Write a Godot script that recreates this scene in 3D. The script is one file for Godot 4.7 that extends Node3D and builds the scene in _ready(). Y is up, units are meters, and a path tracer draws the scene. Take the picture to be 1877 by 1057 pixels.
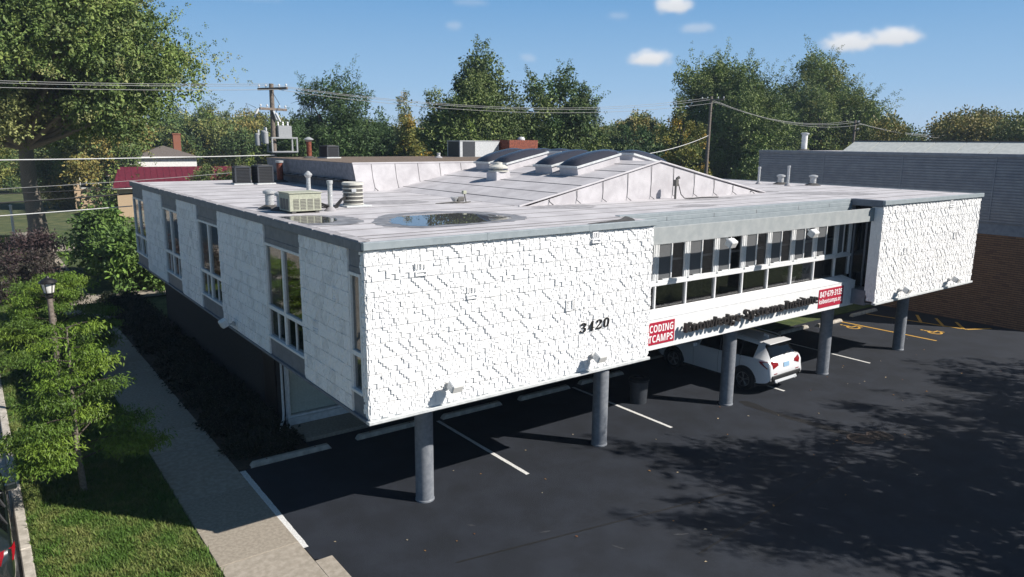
extends Node3D
# An aerial view of a white two-storey office on columns. x runs along the front facade, z towards the viewer, y up, metres.
# The origin lies on the ground under the front left corner of the raised storey.

const HB := 2.73      # underside of the raised storey
const HT := 6.11      # top of the roof edge
const RF := 6.08      # roof surface
const W1 := 7.38      # right end of the left stone block
const W2 := 18.0      # left end of the right stone block
const W3 := 25.17     # right end of the building
const ZB := -22.1     # back of the building
const ZW := -1.3      # glass line of the recessed middle

var M := {}
var rng := RandomNumberGenerator.new()
var taken := {}
var shared := {}

# ---------------------------------------------------------------- helpers
func lin(r: float, g: float, b: float) -> Color:
	return Color(r, g, b).linear_to_srgb()

func numbered(called: String) -> String:
	if not taken.has(called):
		taken[called] = 0
		return called
	taken[called] += 1
	return "%s_%03d" % [called, taken[called]]

func tag(o: Node3D, label: String, category: String, group := "") -> Node3D:
	o.set_meta("label", label)
	o.set_meta("category", category)
	if group != "":
		o.set_meta("group", group)
	return o

func thing(called: String, label: String, category: String, at := Vector3.ZERO, turn := 0.0, group := "") -> Node3D:
	var o := Node3D.new()
	o.name = numbered(called)
	add_child(o)
	o.position = at
	o.rotation.y = turn
	tag(o, label, category, group)
	return o

func mb() -> SurfaceTool:
	var st := SurfaceTool.new()
	st.begin(Mesh.PRIMITIVE_TRIANGLES)
	st.set_smooth_group(-1)
	return st

func done(st: SurfaceTool) -> ArrayMesh:
	st.generate_normals()
	return st.commit()

func put_mesh(mesh: Mesh, called: String, m: Material, parent: Node = self) -> MeshInstance3D:
	var o := MeshInstance3D.new()
	o.name = called if parent != self else numbered(called)
	o.mesh = mesh
	o.material_override = m
	parent.add_child(o, true)
	return o

func obj(called: String, st: SurfaceTool, m: Material, parent: Node = self) -> MeshInstance3D:
	return put_mesh(done(st), called, m, parent)

func struct(called: String, st: SurfaceTool, m: Material) -> MeshInstance3D:
	var o := obj(called, st, m)
	o.set_meta("kind", "structure")
	return o

func tri(st: SurfaceTool, a: Vector3, b: Vector3, c: Vector3) -> void:
	st.add_vertex(a)
	st.add_vertex(b)
	st.add_vertex(c)

# a flat convex polygon turned to look away from «inside»
func poly(st: SurfaceTool, pts: Array, inside: Vector3) -> void:
	var mid := Vector3.ZERO
	for q in pts:
		mid += q
	mid /= pts.size()
	var n: Vector3 = (pts[2] - pts[0]).cross(pts[1] - pts[0])
	var flip := n.dot(mid - inside) < 0
	for k in range(1, pts.size() - 1):
		if flip:
			tri(st, pts[0], pts[k + 1], pts[k])
		else:
			tri(st, pts[0], pts[k], pts[k + 1])

func box(st: SurfaceTool, lo: Vector3, hi: Vector3, b := 0.0) -> void:
	var c := (lo + hi) * 0.5
	var h := (hi - lo) * 0.5
	xbox(st, Transform3D(Basis.IDENTITY, c), h, b)

# a box of half size h under a transform, its edges cut by b
func xbox(st: SurfaceTool, t: Transform3D, h: Vector3, b := 0.0) -> void:
	h = h.abs()
	b = minf(b, minf(h.x, minf(h.y, h.z)) * 0.45)
	var c := t.origin
	for ax in 3:
		var u := (ax + 1) % 3
		var v := (ax + 2) % 3
		for s in [-1.0, 1.0]:
			var pts := []
			for q in [[-1, -1], [1, -1], [1, 1], [-1, 1]]:
				var p := Vector3.ZERO
				p[ax] = s * h[ax]
				p[u] = q[0] * (h[u] - b)
				p[v] = q[1] * (h[v] - b)
				pts.append(t * p)
			poly(st, pts, c)
	if b <= 0:
		return
	for ax in 3:
		var u := (ax + 1) % 3
		var v := (ax + 2) % 3
		for su in [-1.0, 1.0]:
			for sv in [-1.0, 1.0]:
				var pts := []
				for q in [[-1, 0], [1, 0], [1, 1], [-1, 1]]:
					var p := Vector3.ZERO
					p[ax] = q[0] * (h[ax] - b)
					p[u] = su * (h[u] - (b if q[1] == 1 else 0.0))
					p[v] = sv * (h[v] - (0.0 if q[1] == 1 else b))
					pts.append(t * p)
				poly(st, pts, c)
	for sx in [-1.0, 1.0]:
		for sy in [-1.0, 1.0]:
			for sz in [-1.0, 1.0]:
				poly(st, [t * Vector3(sx * h.x, sy * (h.y - b), sz * (h.z - b)), t * Vector3(sx * (h.x - b), sy * h.y, sz * (h.z - b)), t * Vector3(sx * (h.x - b), sy * (h.y - b), sz * h.z)], c)

func frame_of(d: Vector3) -> Basis:
	d = d.normalized()
	var s := Vector3.UP if absf(d.y) < 0.9 else Vector3.RIGHT
	var x := s.cross(d).normalized()
	return Basis(x, d, x.cross(d))

# a round tube through points, smooth round about
func tube(st: SurfaceTool, pts: Array, radii: Array, n := 8, caps := true) -> void:
	var rings := []
	var bs := Basis.IDENTITY
	for k in pts.size():
		var d: Vector3 = (pts[mini(k + 1, pts.size() - 1)] - pts[maxi(k - 1, 0)]).normalized()
		if k == 0:
			bs = frame_of(d)
		else:
			var x := (bs.x - d * bs.x.dot(d)).normalized()
			bs = Basis(x, d, x.cross(d))
		var ring := []
		for j in n:
			var a := TAU * j / n
			ring.append(pts[k] + (bs.x * cos(a) + bs.z * sin(a)) * radii[k])
		rings.append(ring)
	st.set_smooth_group(1)
	for k in pts.size() - 1:
		var inside: Vector3 = (pts[k] + pts[k + 1]) * 0.5
		for j in n:
			poly(st, [rings[k][j], rings[k][(j + 1) % n], rings[k + 1][(j + 1) % n], rings[k + 1][j]], inside)
	st.set_smooth_group(-1)
	if caps:
		poly(st, rings[0], pts[0] + (pts[1] - pts[0]) * 0.5)
		var e := pts.size() - 1
		poly(st, rings[e], pts[e] + (pts[e - 1] - pts[e]) * 0.5)

# a turned shape about the y axis: profile of (radius, height) from bottom to top
func lathe(st: SurfaceTool, at: Vector3, prof: Array, n := 20, smooth := false) -> void:
	for k in prof.size() - 1:
		var a: Vector2 = prof[k]
		var b: Vector2 = prof[k + 1]
		st.set_smooth_group(1 + k if not smooth else 1)
		for j in n:
			var a0 := TAU * j / n
			var a1 := TAU * (j + 1) / n
			var d0 := Vector3(cos(a0), 0, sin(a0))
			var d1 := Vector3(cos(a1), 0, sin(a1))
			var p := [at + d0 * a.x + Vector3.UP * a.y, at + d1 * a.x + Vector3.UP * a.y, at + d1 * b.x + Vector3.UP * b.y, at + d0 * b.x + Vector3.UP * b.y]
			if a.x < 1e-5:
				p.remove_at(0)
			elif b.x < 1e-5:
				p.remove_at(3)
			var nn := Vector2(b.y - a.y, a.x - b.x)   # points away from the solid when the profile runs upwards on its outside
			var mid: Vector3 = (p[0] + p[1] + p[2]) / 3.0
			var rad := (d0 + d1).normalized()
			poly(st, p, mid - (rad * nn.x + Vector3.UP * nn.y) * 1.0)
	st.set_smooth_group(-1)

# a level sheet over an outline of Vector2(x, z)
func sheet(st: SurfaceTool, outline: PackedVector2Array, y: float) -> void:
	var idx := Geometry2D.triangulate_polygon(outline)
	for k in range(0, idx.size(), 3):
		var q := []
		for j in 3:
			q.append(Vector3(outline[idx[k + j]].x, y, outline[idx[k + j]].y))
		poly(st, q, q[0] - Vector3(0, 5, 0))

# a slab: sheet on top, skirt round it
func slab(st: SurfaceTool, outline: PackedVector2Array, y0: float, y1: float, soft := 0.0) -> void:
	var mid := Vector2.ZERO
	for q in outline:
		mid += q / outline.size()
	var top := PackedVector2Array()
	for q in outline:
		top.append(q - (q - mid).normalized() * soft)
	sheet(st, top, y1)
	for k in outline.size():
		var a := outline[k]
		var b := outline[(k + 1) % outline.size()]
		var c := top[(k + 1) % outline.size()]
		var d := top[k]
		poly(st, [Vector3(a.x, y0, a.y), Vector3(b.x, y0, b.y), Vector3(c.x, y1, c.y), Vector3(d.x, y1, d.y)], Vector3(mid.x, y0 - 0.3, mid.y))

func rect(x0: float, z0: float, x1: float, z1: float) -> PackedVector2Array:
	return PackedVector2Array([Vector2(x0, z0), Vector2(x1, z0), Vector2(x1, z1), Vector2(x0, z1)])

# an uneven closed outline through given points
func blob(pts: Array, wob: float, seed_: int, per := 5) -> PackedVector2Array:
	var r := RandomNumberGenerator.new()
	r.seed = seed_
	var out := PackedVector2Array()
	var n := pts.size()
	for k in n:
		var p0: Vector2 = pts[(k + n - 1) % n]
		var p1: Vector2 = pts[k]
		var p2: Vector2 = pts[(k + 1) % n]
		var p3: Vector2 = pts[(k + 2) % n]
		for j in per:
			out.append(p1.cubic_interpolate(p2, p0, p3, float(j) / per) + Vector2(r.randf_range(-wob, wob), r.randf_range(-wob, wob)))
	return out

# ---------------------------------------------------------------- materials
func noise_tex(seed_: int, freq: float, ramp: Array, octaves := 5, size := 512, kind := FastNoiseLite.TYPE_SIMPLEX_SMOOTH) -> NoiseTexture2D:
	var n := FastNoiseLite.new()
	n.seed = seed_
	n.noise_type = kind
	n.frequency = freq
	n.fractal_type = FastNoiseLite.FRACTAL_FBM
	n.fractal_octaves = octaves
	n.fractal_gain = 0.6
	var t := NoiseTexture2D.new()
	t.width = size
	t.height = size
	t.seamless = true
	t.noise = n
	var g := Gradient.new()
	var offs := PackedFloat32Array()
	var cols := PackedColorArray()
	for q in ramp:
		offs.append(q[0])
		cols.append(q[1])
	g.offsets = offs
	g.colors = cols
	t.color_ramp = g
	return t

func bump_tex(seed_: int, freq: float, strength: float, octaves := 4, size := 512) -> NoiseTexture2D:
	var n := FastNoiseLite.new()
	n.seed = seed_
	n.frequency = freq
	n.fractal_octaves = octaves
	var t := NoiseTexture2D.new()
	t.width = size
	t.height = size
	t.seamless = true
	t.as_normal_map = true
	t.bump_strength = strength
	t.noise = n
	return t

# fine relief shared between surfaces of about the same roughness
func bump_for(strength: float) -> NoiseTexture2D:
	var k := int(round(strength * 2.0))
	if not shared.has("bump%d" % k):
		shared["bump%d" % k] = bump_tex(150 + k, 0.35, strength, 3, 1024)
	return shared["bump%d" % k]

func plain(col: Color, rough := 0.7, metal := 0.0) -> StandardMaterial3D:
	var m := StandardMaterial3D.new()
	m.albedo_color = col
	m.roughness = rough
	m.metallic = metal
	return m

# a surface mottled between two colours; tile is the size of one repeat in metres
func mottled(c0: Color, c1: Color, rough: float, tile: float, seed_: int, freq := 0.02, bump := 0.0, octaves := 6, size := 512) -> StandardMaterial3D:
	var m := plain(Color.WHITE, rough)
	m.albedo_texture = noise_tex(seed_, freq, [[0.25, c0], [0.5, c0.lerp(c1, 0.5)], [0.75, c1]], octaves, size)
	m.uv1_triplanar = true
	m.uv1_world_triplanar = true
	m.uv1_triplanar_sharpness = 4.0
	m.uv1_scale = Vector3.ONE / tile
	if bump > 0:
		m.normal_enabled = true
		m.normal_texture = bump_for(bump)
		m.normal_scale = 1.0
	return m

func leafy(rough := 0.55, back := Color(0.25, 0.35, 0.06)) -> StandardMaterial3D:
	var m := plain(Color.WHITE, rough)
	m.vertex_color_use_as_albedo = true
	m.backlight_enabled = true
	m.backlight = back
	m.metallic_specular = 0.35
	return m

func glass(tint: Color, alpha: float) -> StandardMaterial3D:
	var m := plain(Color(tint.r, tint.g, tint.b, alpha), 0.02)
	m.transparency = BaseMaterial3D.TRANSPARENCY_ALPHA
	return m

func brick_image() -> ImageTexture:
	# brick courses of the far wall, too small in view to tell apart singly
	var im := Image.create(512, 512, false, Image.FORMAT_RGB8)
	im.fill(lin(0.055, 0.04, 0.032))
	var r := RandomNumberGenerator.new()
	r.seed = 5
	var rows := 22
	var cols := 8
	for j in rows:
		var y0 := int(512.0 * j / rows)
		var y1 := int(512.0 * (j + 1) / rows)
		for i in range(-1, cols):
			var x0 := int(512.0 * (i + 0.5 * (j % 2)) / cols)
			var x1 := int(512.0 * (i + 1 + 0.5 * (j % 2)) / cols)
			var t := r.randf()
			var c := lin(0.165, 0.090, 0.052).lerp(lin(0.22, 0.125, 0.072), t)
			if r.randf() < 0.06:
				c = lin(0.13, 0.07, 0.045)
			for off in [0, 512]:
				im.fill_rect(Rect2i(x0 + off, y0, x1 - x0 - 3, y1 - y0 - 8), c)
	return ImageTexture.create_from_image(im)

func make_materials() -> void:
	M.asphalt = mottled(lin(0.0064, 0.0092, 0.0150), lin(0.0118, 0.0160, 0.0250), 0.84, 9.0, 11, 0.006, 0.5, 9, 1024)
	M.asphalt_dark = mottled(lin(0.0035, 0.0036, 0.0042), lin(0.0055, 0.0056, 0.0062), 0.75, 5.0, 12, 0.02, 1.5)
	M.asphalt_worn = mottled(lin(0.026, 0.028, 0.033), lin(0.042, 0.044, 0.05), 0.85, 1.7, 112, 0.03, 1.5)
	M.street = mottled(lin(0.30, 0.27, 0.22), lin(0.43, 0.39, 0.33), 0.9, 9.0, 13, 0.012, 2.0, 6)
	M.walk = mottled(lin(0.26, 0.225, 0.18), lin(0.345, 0.305, 0.245), 0.92, 3.1, 14, 0.03, 0.5, 9, 1024)
	M.walk2 = mottled(lin(0.29, 0.255, 0.205), lin(0.385, 0.34, 0.28), 0.92, 2.9, 15, 0.03, 0.5, 9)
	M.kerb = mottled(lin(0.36, 0.33, 0.28), lin(0.52, 0.48, 0.42), 0.9, 3.0, 16, 0.02, 2.0)
	M.soil = mottled(lin(0.035, 0.027, 0.018), lin(0.07, 0.055, 0.035), 0.95, 4.0, 17, 0.03, 4.0)
	M.turf = mottled(lin(0.045, 0.075, 0.020), lin(0.10, 0.13, 0.035), 0.95, 7.0, 18, 0.02, 5.0, 7)
	M.ground = mottled(lin(0.05, 0.075, 0.025), lin(0.12, 0.13, 0.05), 0.95, 43.0, 19, 0.02, 3.0, 7, 1024)
	M.white_stone = mottled(lin(0.78, 0.78, 0.775), lin(0.84, 0.84, 0.835), 0.75, 1.9, 20, 0.03, 0.5)
	M.white_stone2 = mottled(lin(0.75, 0.75, 0.755), lin(0.83, 0.83, 0.83), 0.78, 1.3, 121, 0.03, 0.5)
	M.grimy_stone = mottled(lin(0.66, 0.66, 0.655), lin(0.80, 0.80, 0.795), 0.8, 2.3, 120, 0.02, 0.5)
	M.white_paint = mottled(lin(0.72, 0.73, 0.73), lin(0.80, 0.81, 0.81), 0.5, 2.7, 21, 0.02)
	M.white_frame = mottled(lin(0.66, 0.67, 0.67), lin(0.76, 0.77, 0.77), 0.45, 1.3, 22, 0.03)
	M.line_white = mottled(lin(0.55, 0.55, 0.53), lin(0.74, 0.74, 0.72), 0.7, 0.9, 23, 0.03)
	M.line_yellow = mottled(lin(0.50, 0.27, 0.035), lin(0.68, 0.40, 0.07), 0.7, 0.9, 24, 0.03)
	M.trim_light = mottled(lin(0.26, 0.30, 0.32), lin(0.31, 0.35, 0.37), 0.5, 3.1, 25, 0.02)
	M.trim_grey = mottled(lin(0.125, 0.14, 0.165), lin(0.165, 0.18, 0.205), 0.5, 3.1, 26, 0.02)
	M.beam_grey = mottled(lin(0.30, 0.325, 0.33), lin(0.36, 0.38, 0.378), 0.75, 4.6, 27, 0.02, 0.5, 7)
	M.column_grey = mottled(lin(0.16, 0.175, 0.20), lin(0.22, 0.235, 0.255), 0.6, 1.7, 28, 0.02, 1.5)
	M.soffit = mottled(lin(0.15, 0.165, 0.18), lin(0.21, 0.225, 0.24), 0.8, 3.3, 29, 0.02)
	M.edge_pale = mottled(lin(0.50, 0.52, 0.52), lin(0.62, 0.64, 0.64), 0.5, 2.2, 30, 0.02)
	M.roof = mottled(lin(0.43, 0.415, 0.43), lin(0.54, 0.525, 0.54), 0.9, 11.0, 31, 0.010, 0.5, 8, 1024)
	M.roof_damp = mottled(lin(0.17, 0.165, 0.168), lin(0.30, 0.295, 0.30), 0.45, 5.0, 32, 0.02)
	M.roof_grime = mottled(lin(0.27, 0.26, 0.27), lin(0.40, 0.39, 0.405), 0.9, 3.0, 33, 0.02)
	M.seam = plain(lin(0.14, 0.135, 0.14), 0.9)
	M.tar = mottled(lin(0.05, 0.048, 0.046), lin(0.10, 0.095, 0.09), 0.85, 2.0, 34, 0.03, 2.0)
	M.gravel_roof = mottled(lin(0.14, 0.10, 0.075), lin(0.24, 0.19, 0.145), 0.95, 3.0, 35, 0.05, 4.0)
	M.membrane_dark = mottled(lin(0.16, 0.165, 0.19), lin(0.24, 0.245, 0.27), 0.8, 2.5, 36, 0.02, 2.0)
	M.water = plain(lin(0.075, 0.075, 0.08), 0.015)
	M.water.metallic_specular = 0.5
	M.glass = glass(Color(0.02, 0.025, 0.025), 0.28)
	M.glass_dark = plain(lin(0.006, 0.007, 0.008), 0.03)
	M.glass_dark.metallic_specular = 0.6
	M.interior = mottled(lin(0.16, 0.15, 0.13), lin(0.21, 0.20, 0.18), 0.9, 3.0, 37, 0.02)
	M.interior_floor = mottled(lin(0.07, 0.06, 0.05), lin(0.12, 0.10, 0.085), 0.9, 3.0, 38, 0.03)
	M.curtain = mottled(lin(0.33, 0.34, 0.30), lin(0.42, 0.43, 0.38), 0.9, 1.2, 39, 0.03)
	M.screen = mottled(lin(0.085, 0.09, 0.095), lin(0.11, 0.115, 0.12), 0.8, 1.0, 40, 0.05)
	M.blind = mottled(lin(0.58, 0.66, 0.60), lin(0.66, 0.74, 0.68), 0.85, 1.5, 41, 0.03)
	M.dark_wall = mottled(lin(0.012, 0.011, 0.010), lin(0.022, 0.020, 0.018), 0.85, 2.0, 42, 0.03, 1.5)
	M.black = plain(lin(0.012, 0.011, 0.011), 0.45)
	M.letter = plain(lin(0.022, 0.018, 0.017), 0.5)
	M.red_sign = mottled(lin(0.36, 0.010, 0.035), lin(0.42, 0.016, 0.045), 0.5, 1.0, 43, 0.03)
	M.white_print = plain(lin(0.82, 0.82, 0.82), 0.5)
	M.galvanised = mottled(lin(0.42, 0.43, 0.43), lin(0.60, 0.61, 0.61), 0.42, 0.8, 44, 0.03)
	M.galvanised.metallic = 0.35
	M.rust = mottled(lin(0.13, 0.032, 0.018), lin(0.27, 0.075, 0.04), 0.75, 1.4, 45, 0.02, 1.0, 7)
	M.ac_beige = mottled(lin(0.34, 0.35, 0.27), lin(0.43, 0.44, 0.34), 0.6, 1.2, 46, 0.03)
	M.ac_pale = mottled(lin(0.50, 0.49, 0.44), lin(0.61, 0.60, 0.54), 0.55, 1.2, 47, 0.03)
	M.ac_fin = plain(lin(0.13, 0.125, 0.115), 0.6, 0.3)
	M.ac_dark = mottled(lin(0.028, 0.033, 0.040), lin(0.045, 0.05, 0.058), 0.5, 1.0, 48, 0.03)
	M.ac_grey = mottled(lin(0.44, 0.46, 0.47), lin(0.56, 0.58, 0.59), 0.5, 1.0, 49, 0.02)
	M.ac_steel = mottled(lin(0.24, 0.25, 0.26), lin(0.38, 0.39, 0.40), 0.55, 0.7, 63, 0.03)
	M.glass_clear = glass(Color(0.02, 0.025, 0.025), 0.06)
	M.rubber = plain(lin(0.012, 0.012, 0.013), 0.75)
	M.dome = plain(lin(0.045, 0.047, 0.06), 0.12)
	M.wood_pole = mottled(lin(0.13, 0.105, 0.085), lin(0.23, 0.195, 0.165), 0.9, 0.9, 51, 0.02, 2.0)
	M.bark = mottled(lin(0.055, 0.043, 0.034), lin(0.12, 0.10, 0.082), 0.95, 0.9, 52, 0.03, 5.0)
	M.bark_pale = mottled(lin(0.17, 0.145, 0.115), lin(0.27, 0.235, 0.19), 0.95, 1.1, 53, 0.03, 5.0)
	M.cable = plain(lin(0.32, 0.32, 0.31), 0.6)
	M.cable_dark = plain(lin(0.03, 0.03, 0.03), 0.6)
	M.cable_white = plain(lin(0.62, 0.62, 0.60), 0.6)
	M.porcelain = plain(lin(0.62, 0.63, 0.64), 0.25)
	M.leaf = leafy()
	M.leaf_fine = leafy(0.5, Color(0.3, 0.4, 0.06))
	M.blade = leafy(0.6, Color(0.2, 0.3, 0.05))
	M.car_white = plain(lin(0.72, 0.73, 0.74), 0.3)
	M.car_white.clearcoat_enabled = true
	M.car_white.clearcoat = 1.0
	M.car_white.clearcoat_roughness = 0.03
	M.car_dark = plain(lin(0.010, 0.015, 0.015), 0.3)
	M.car_dark.clearcoat_enabled = true
	M.car_dark.clearcoat = 1.0
	M.car_dark.clearcoat_roughness = 0.03
	M.car_glass = plain(lin(0.004, 0.0045, 0.005), 0.02)
	M.car_trim = plain(lin(0.015, 0.015, 0.016), 0.6)
	M.car_lamp = plain(lin(0.22, 0.006, 0.010), 0.1)
	M.chrome = plain(lin(0.55, 0.56, 0.57), 0.18, 1.0)
	M.alloy = plain(lin(0.35, 0.36, 0.37), 0.3, 0.9)
	M.silver = plain(lin(0.48, 0.49, 0.50), 0.35, 0.3)
	M.plate = plain(lin(0.28, 0.45, 0.62), 0.5)
	M.brick = plain(Color.WHITE, 0.9)
	M.brick.albedo_texture = brick_image()
	M.brick.uv1_triplanar = true
	M.brick.uv1_world_triplanar = true
	M.brick.uv1_triplanar_sharpness = 12.0
	M.brick.uv1_scale = Vector3.ONE / 2.1
	M.band_grey = mottled(lin(0.13, 0.16, 0.21), lin(0.18, 0.21, 0.26), 0.7, 3.0, 62, 0.02)
	M.cladding = mottled(lin(0.17, 0.185, 0.22), lin(0.215, 0.235, 0.27), 0.5, 6.0, 54, 0.02)
	M.translucent = mottled(lin(0.55, 0.56, 0.52), lin(0.66, 0.67, 0.62), 0.35, 3.0, 55, 0.02)
	M.cream_brick = mottled(lin(0.42, 0.30, 0.19), lin(0.55, 0.42, 0.28), 0.9, 1.5, 56, 0.05)
	M.house_white = mottled(lin(0.68, 0.68, 0.66), lin(0.78, 0.78, 0.76), 0.8, 3.0, 57, 0.02)
	M.shingle = mottled(lin(0.10, 0.085, 0.075), lin(0.18, 0.155, 0.14), 0.9, 2.0, 58, 0.03, 2.0)
	M.red_metal = mottled(lin(0.10, 0.010, 0.020), lin(0.135, 0.016, 0.028), 0.5, 5.0, 59, 0.02)
	M.red_brick = mottled(lin(0.20, 0.075, 0.045), lin(0.32, 0.13, 0.08), 0.9, 1.2, 60, 0.05)
	M.rust_dark = mottled(lin(0.035, 0.025, 0.02), lin(0.07, 0.05, 0.038), 0.8, 0.6, 61, 0.03)
	M.sconce = plain(lin(0.75, 0.74, 0.70), 0.3)

# ---------------------------------------------------------------- camera, sky, sun
func setup_view() -> void:
	var cam := Camera3D.new()
	cam.name = "camera"
	cam.fov = 42.728
	cam.near = 0.05
	cam.far = 2000.0
	var fw := Vector3(0.583104, -0.196307, -0.788323)
	var up := Vector3(0.110251, 0.980511, -0.162615)
	var right := fw.cross(up).normalized()
	cam.transform = Transform3D(Basis(right, right.cross(fw).normalized(), -fw.normalized()), Vector3(-5.565, 7.887, 11.955))
	add_child(cam)
	cam.current = true

	var env := Environment.new()
	env.background_mode = Environment.BG_SKY
	env.tonemap_mode = Environment.TONE_MAPPER_LINEAR
	env.tonemap_exposure = 1.4
	env.sdfgi_enabled = true
	env.ssao_enabled = true
	env.ssil_enabled = true
	var sky := Sky.new()
	var pan := PanoramaSkyMaterial.new()
	pan.panorama = sky_image()
	pan.energy_multiplier = 1.0
	sky.sky_material = pan
	env.sky = sky
	env.fog_enabled = true
	env.fog_density = 0.0004
	env.fog_light_color = Color(0.72, 0.80, 0.90)
	var we := WorldEnvironment.new()
	we.name = "sky"
	we.environment = env
	add_child(we)

	var sun := DirectionalLight3D.new()
	sun.name = "sun"
	sun.light_energy = 1.6
	sun.light_color = Color(1.0, 0.975, 0.945)
	sun.light_angular_distance = 0.5
	sun.shadow_enabled = true
	sun.look_at_from_position(Vector3(0.81, 1.0, 1.0) * 50.0, Vector3.ZERO)
	add_child(sun)

func sky_image() -> ImageTexture:
	var w := 2048
	var h := 1024
	var im := Image.create(w, h, false, Image.FORMAT_RGBF)
	var stops := [[0.0, Vector3(0.36, 0.475, 0.60)], [4.0, Vector3(0.235, 0.385, 0.565)], [10.0, Vector3(0.128, 0.280, 0.495)], [18.0, Vector3(0.068, 0.160, 0.310)], [45.0, Vector3(0.034, 0.074, 0.142)], [90.0, Vector3(0.026, 0.055, 0.108)]]
	for y in h:
		var el := 90.0 - 180.0 * (y + 0.5) / h
		var c := Vector3(0.16, 0.17, 0.15)
		if el >= 0:
			for k in stops.size() - 1:
				if el <= stops[k + 1][0]:
					c = stops[k][1].lerp(stops[k + 1][1], (el - stops[k][0]) / (stops[k + 1][0] - stops[k][0]))
					break
		im.fill_rect(Rect2i(0, y, w, 1), Color(c.x, c.y, c.z))
	# fair-weather clouds: azimuth from -z towards +x, elevation, width and height in degrees, how dense
	var clouds := [[46.4, 6.0, 1.9, 0.85, 0.95], [48.0, 9.6, 1.7, 0.95, 0.9], [59.9, 6.7, 2.2, 0.95, 0.9], [62.6, 6.95, 2.1, 0.9, 0.9], [49.7, 8.05, 1.6, 0.5, 0.32], [31.95, 8.3, 0.8, 0.45, 0.22], [37.5, 6.1, 0.8, 0.45, 0.22], [33.2, 9.9, 1.5, 0.4, 0.15], [18.0, 9.6, 2.6, 0.4, 0.08], [44.0, 9.0, 1.0, 0.4, 0.18]]
	var r := RandomNumberGenerator.new()
	r.seed = 77
	for k in 34:                                    # the rest of the sky goes on in the same way
		var az := r.randf_range(85.0, 350.0)
		clouds.append([az, r.randf_range(4.0, 30.0), r.randf_range(1.2, 5.5), r.randf_range(0.5, 1.6), r.randf_range(0.2, 0.9)])
	var n := FastNoiseLite.new()
	n.seed = 3
	n.frequency = 0.9
	n.fractal_octaves = 5
	for c in clouds:
		var u0: float = fposmod(c[0] / 360.0, 1.0) * w
		var v0: float = (90.0 - c[1]) / 180.0 * h
		var hw: float = c[2] / 360.0 * w
		var hh: float = c[3] / 180.0 * h
		for y in range(int(v0 - hh * 1.6), int(v0 + hh * 1.6) + 1):
			for x in range(int(u0 - hw * 1.3), int(u0 + hw * 1.3) + 1):
				if y < 0 or y >= h / 2:
					continue
				var dx := (x - u0) / hw
				var dy := (y - v0) / hh
				var base := dy * 1.5 if dy > 0 else dy    # flatter below
				var q := 1.0 - sqrt(dx * dx + base * base) + 0.30 * n.get_noise_3d(x * 0.22, y * 0.4, c[0])
				var a := smoothstep(0.05, 0.55, q) * float(c[4])
				if a <= 0.0:
					continue
				var xx := posmod(x, w)
				var was := im.get_pixel(xx, y)
				var lit := lerpf(0.70, 0.50, clampf(dy * 0.5 + 0.45, 0, 1))
				im.set_pixel(xx, y, was.lerp(Color(lit * 0.98, lit * 0.985, lit), a))
	return ImageTexture.create_from_image(im)

# ---------------------------------------------------------------- ground
func jitter_mat(a: Material, b: Material, r: RandomNumberGenerator, share := 0.4) -> Material:
	return b if r.randf() < share else a

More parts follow.
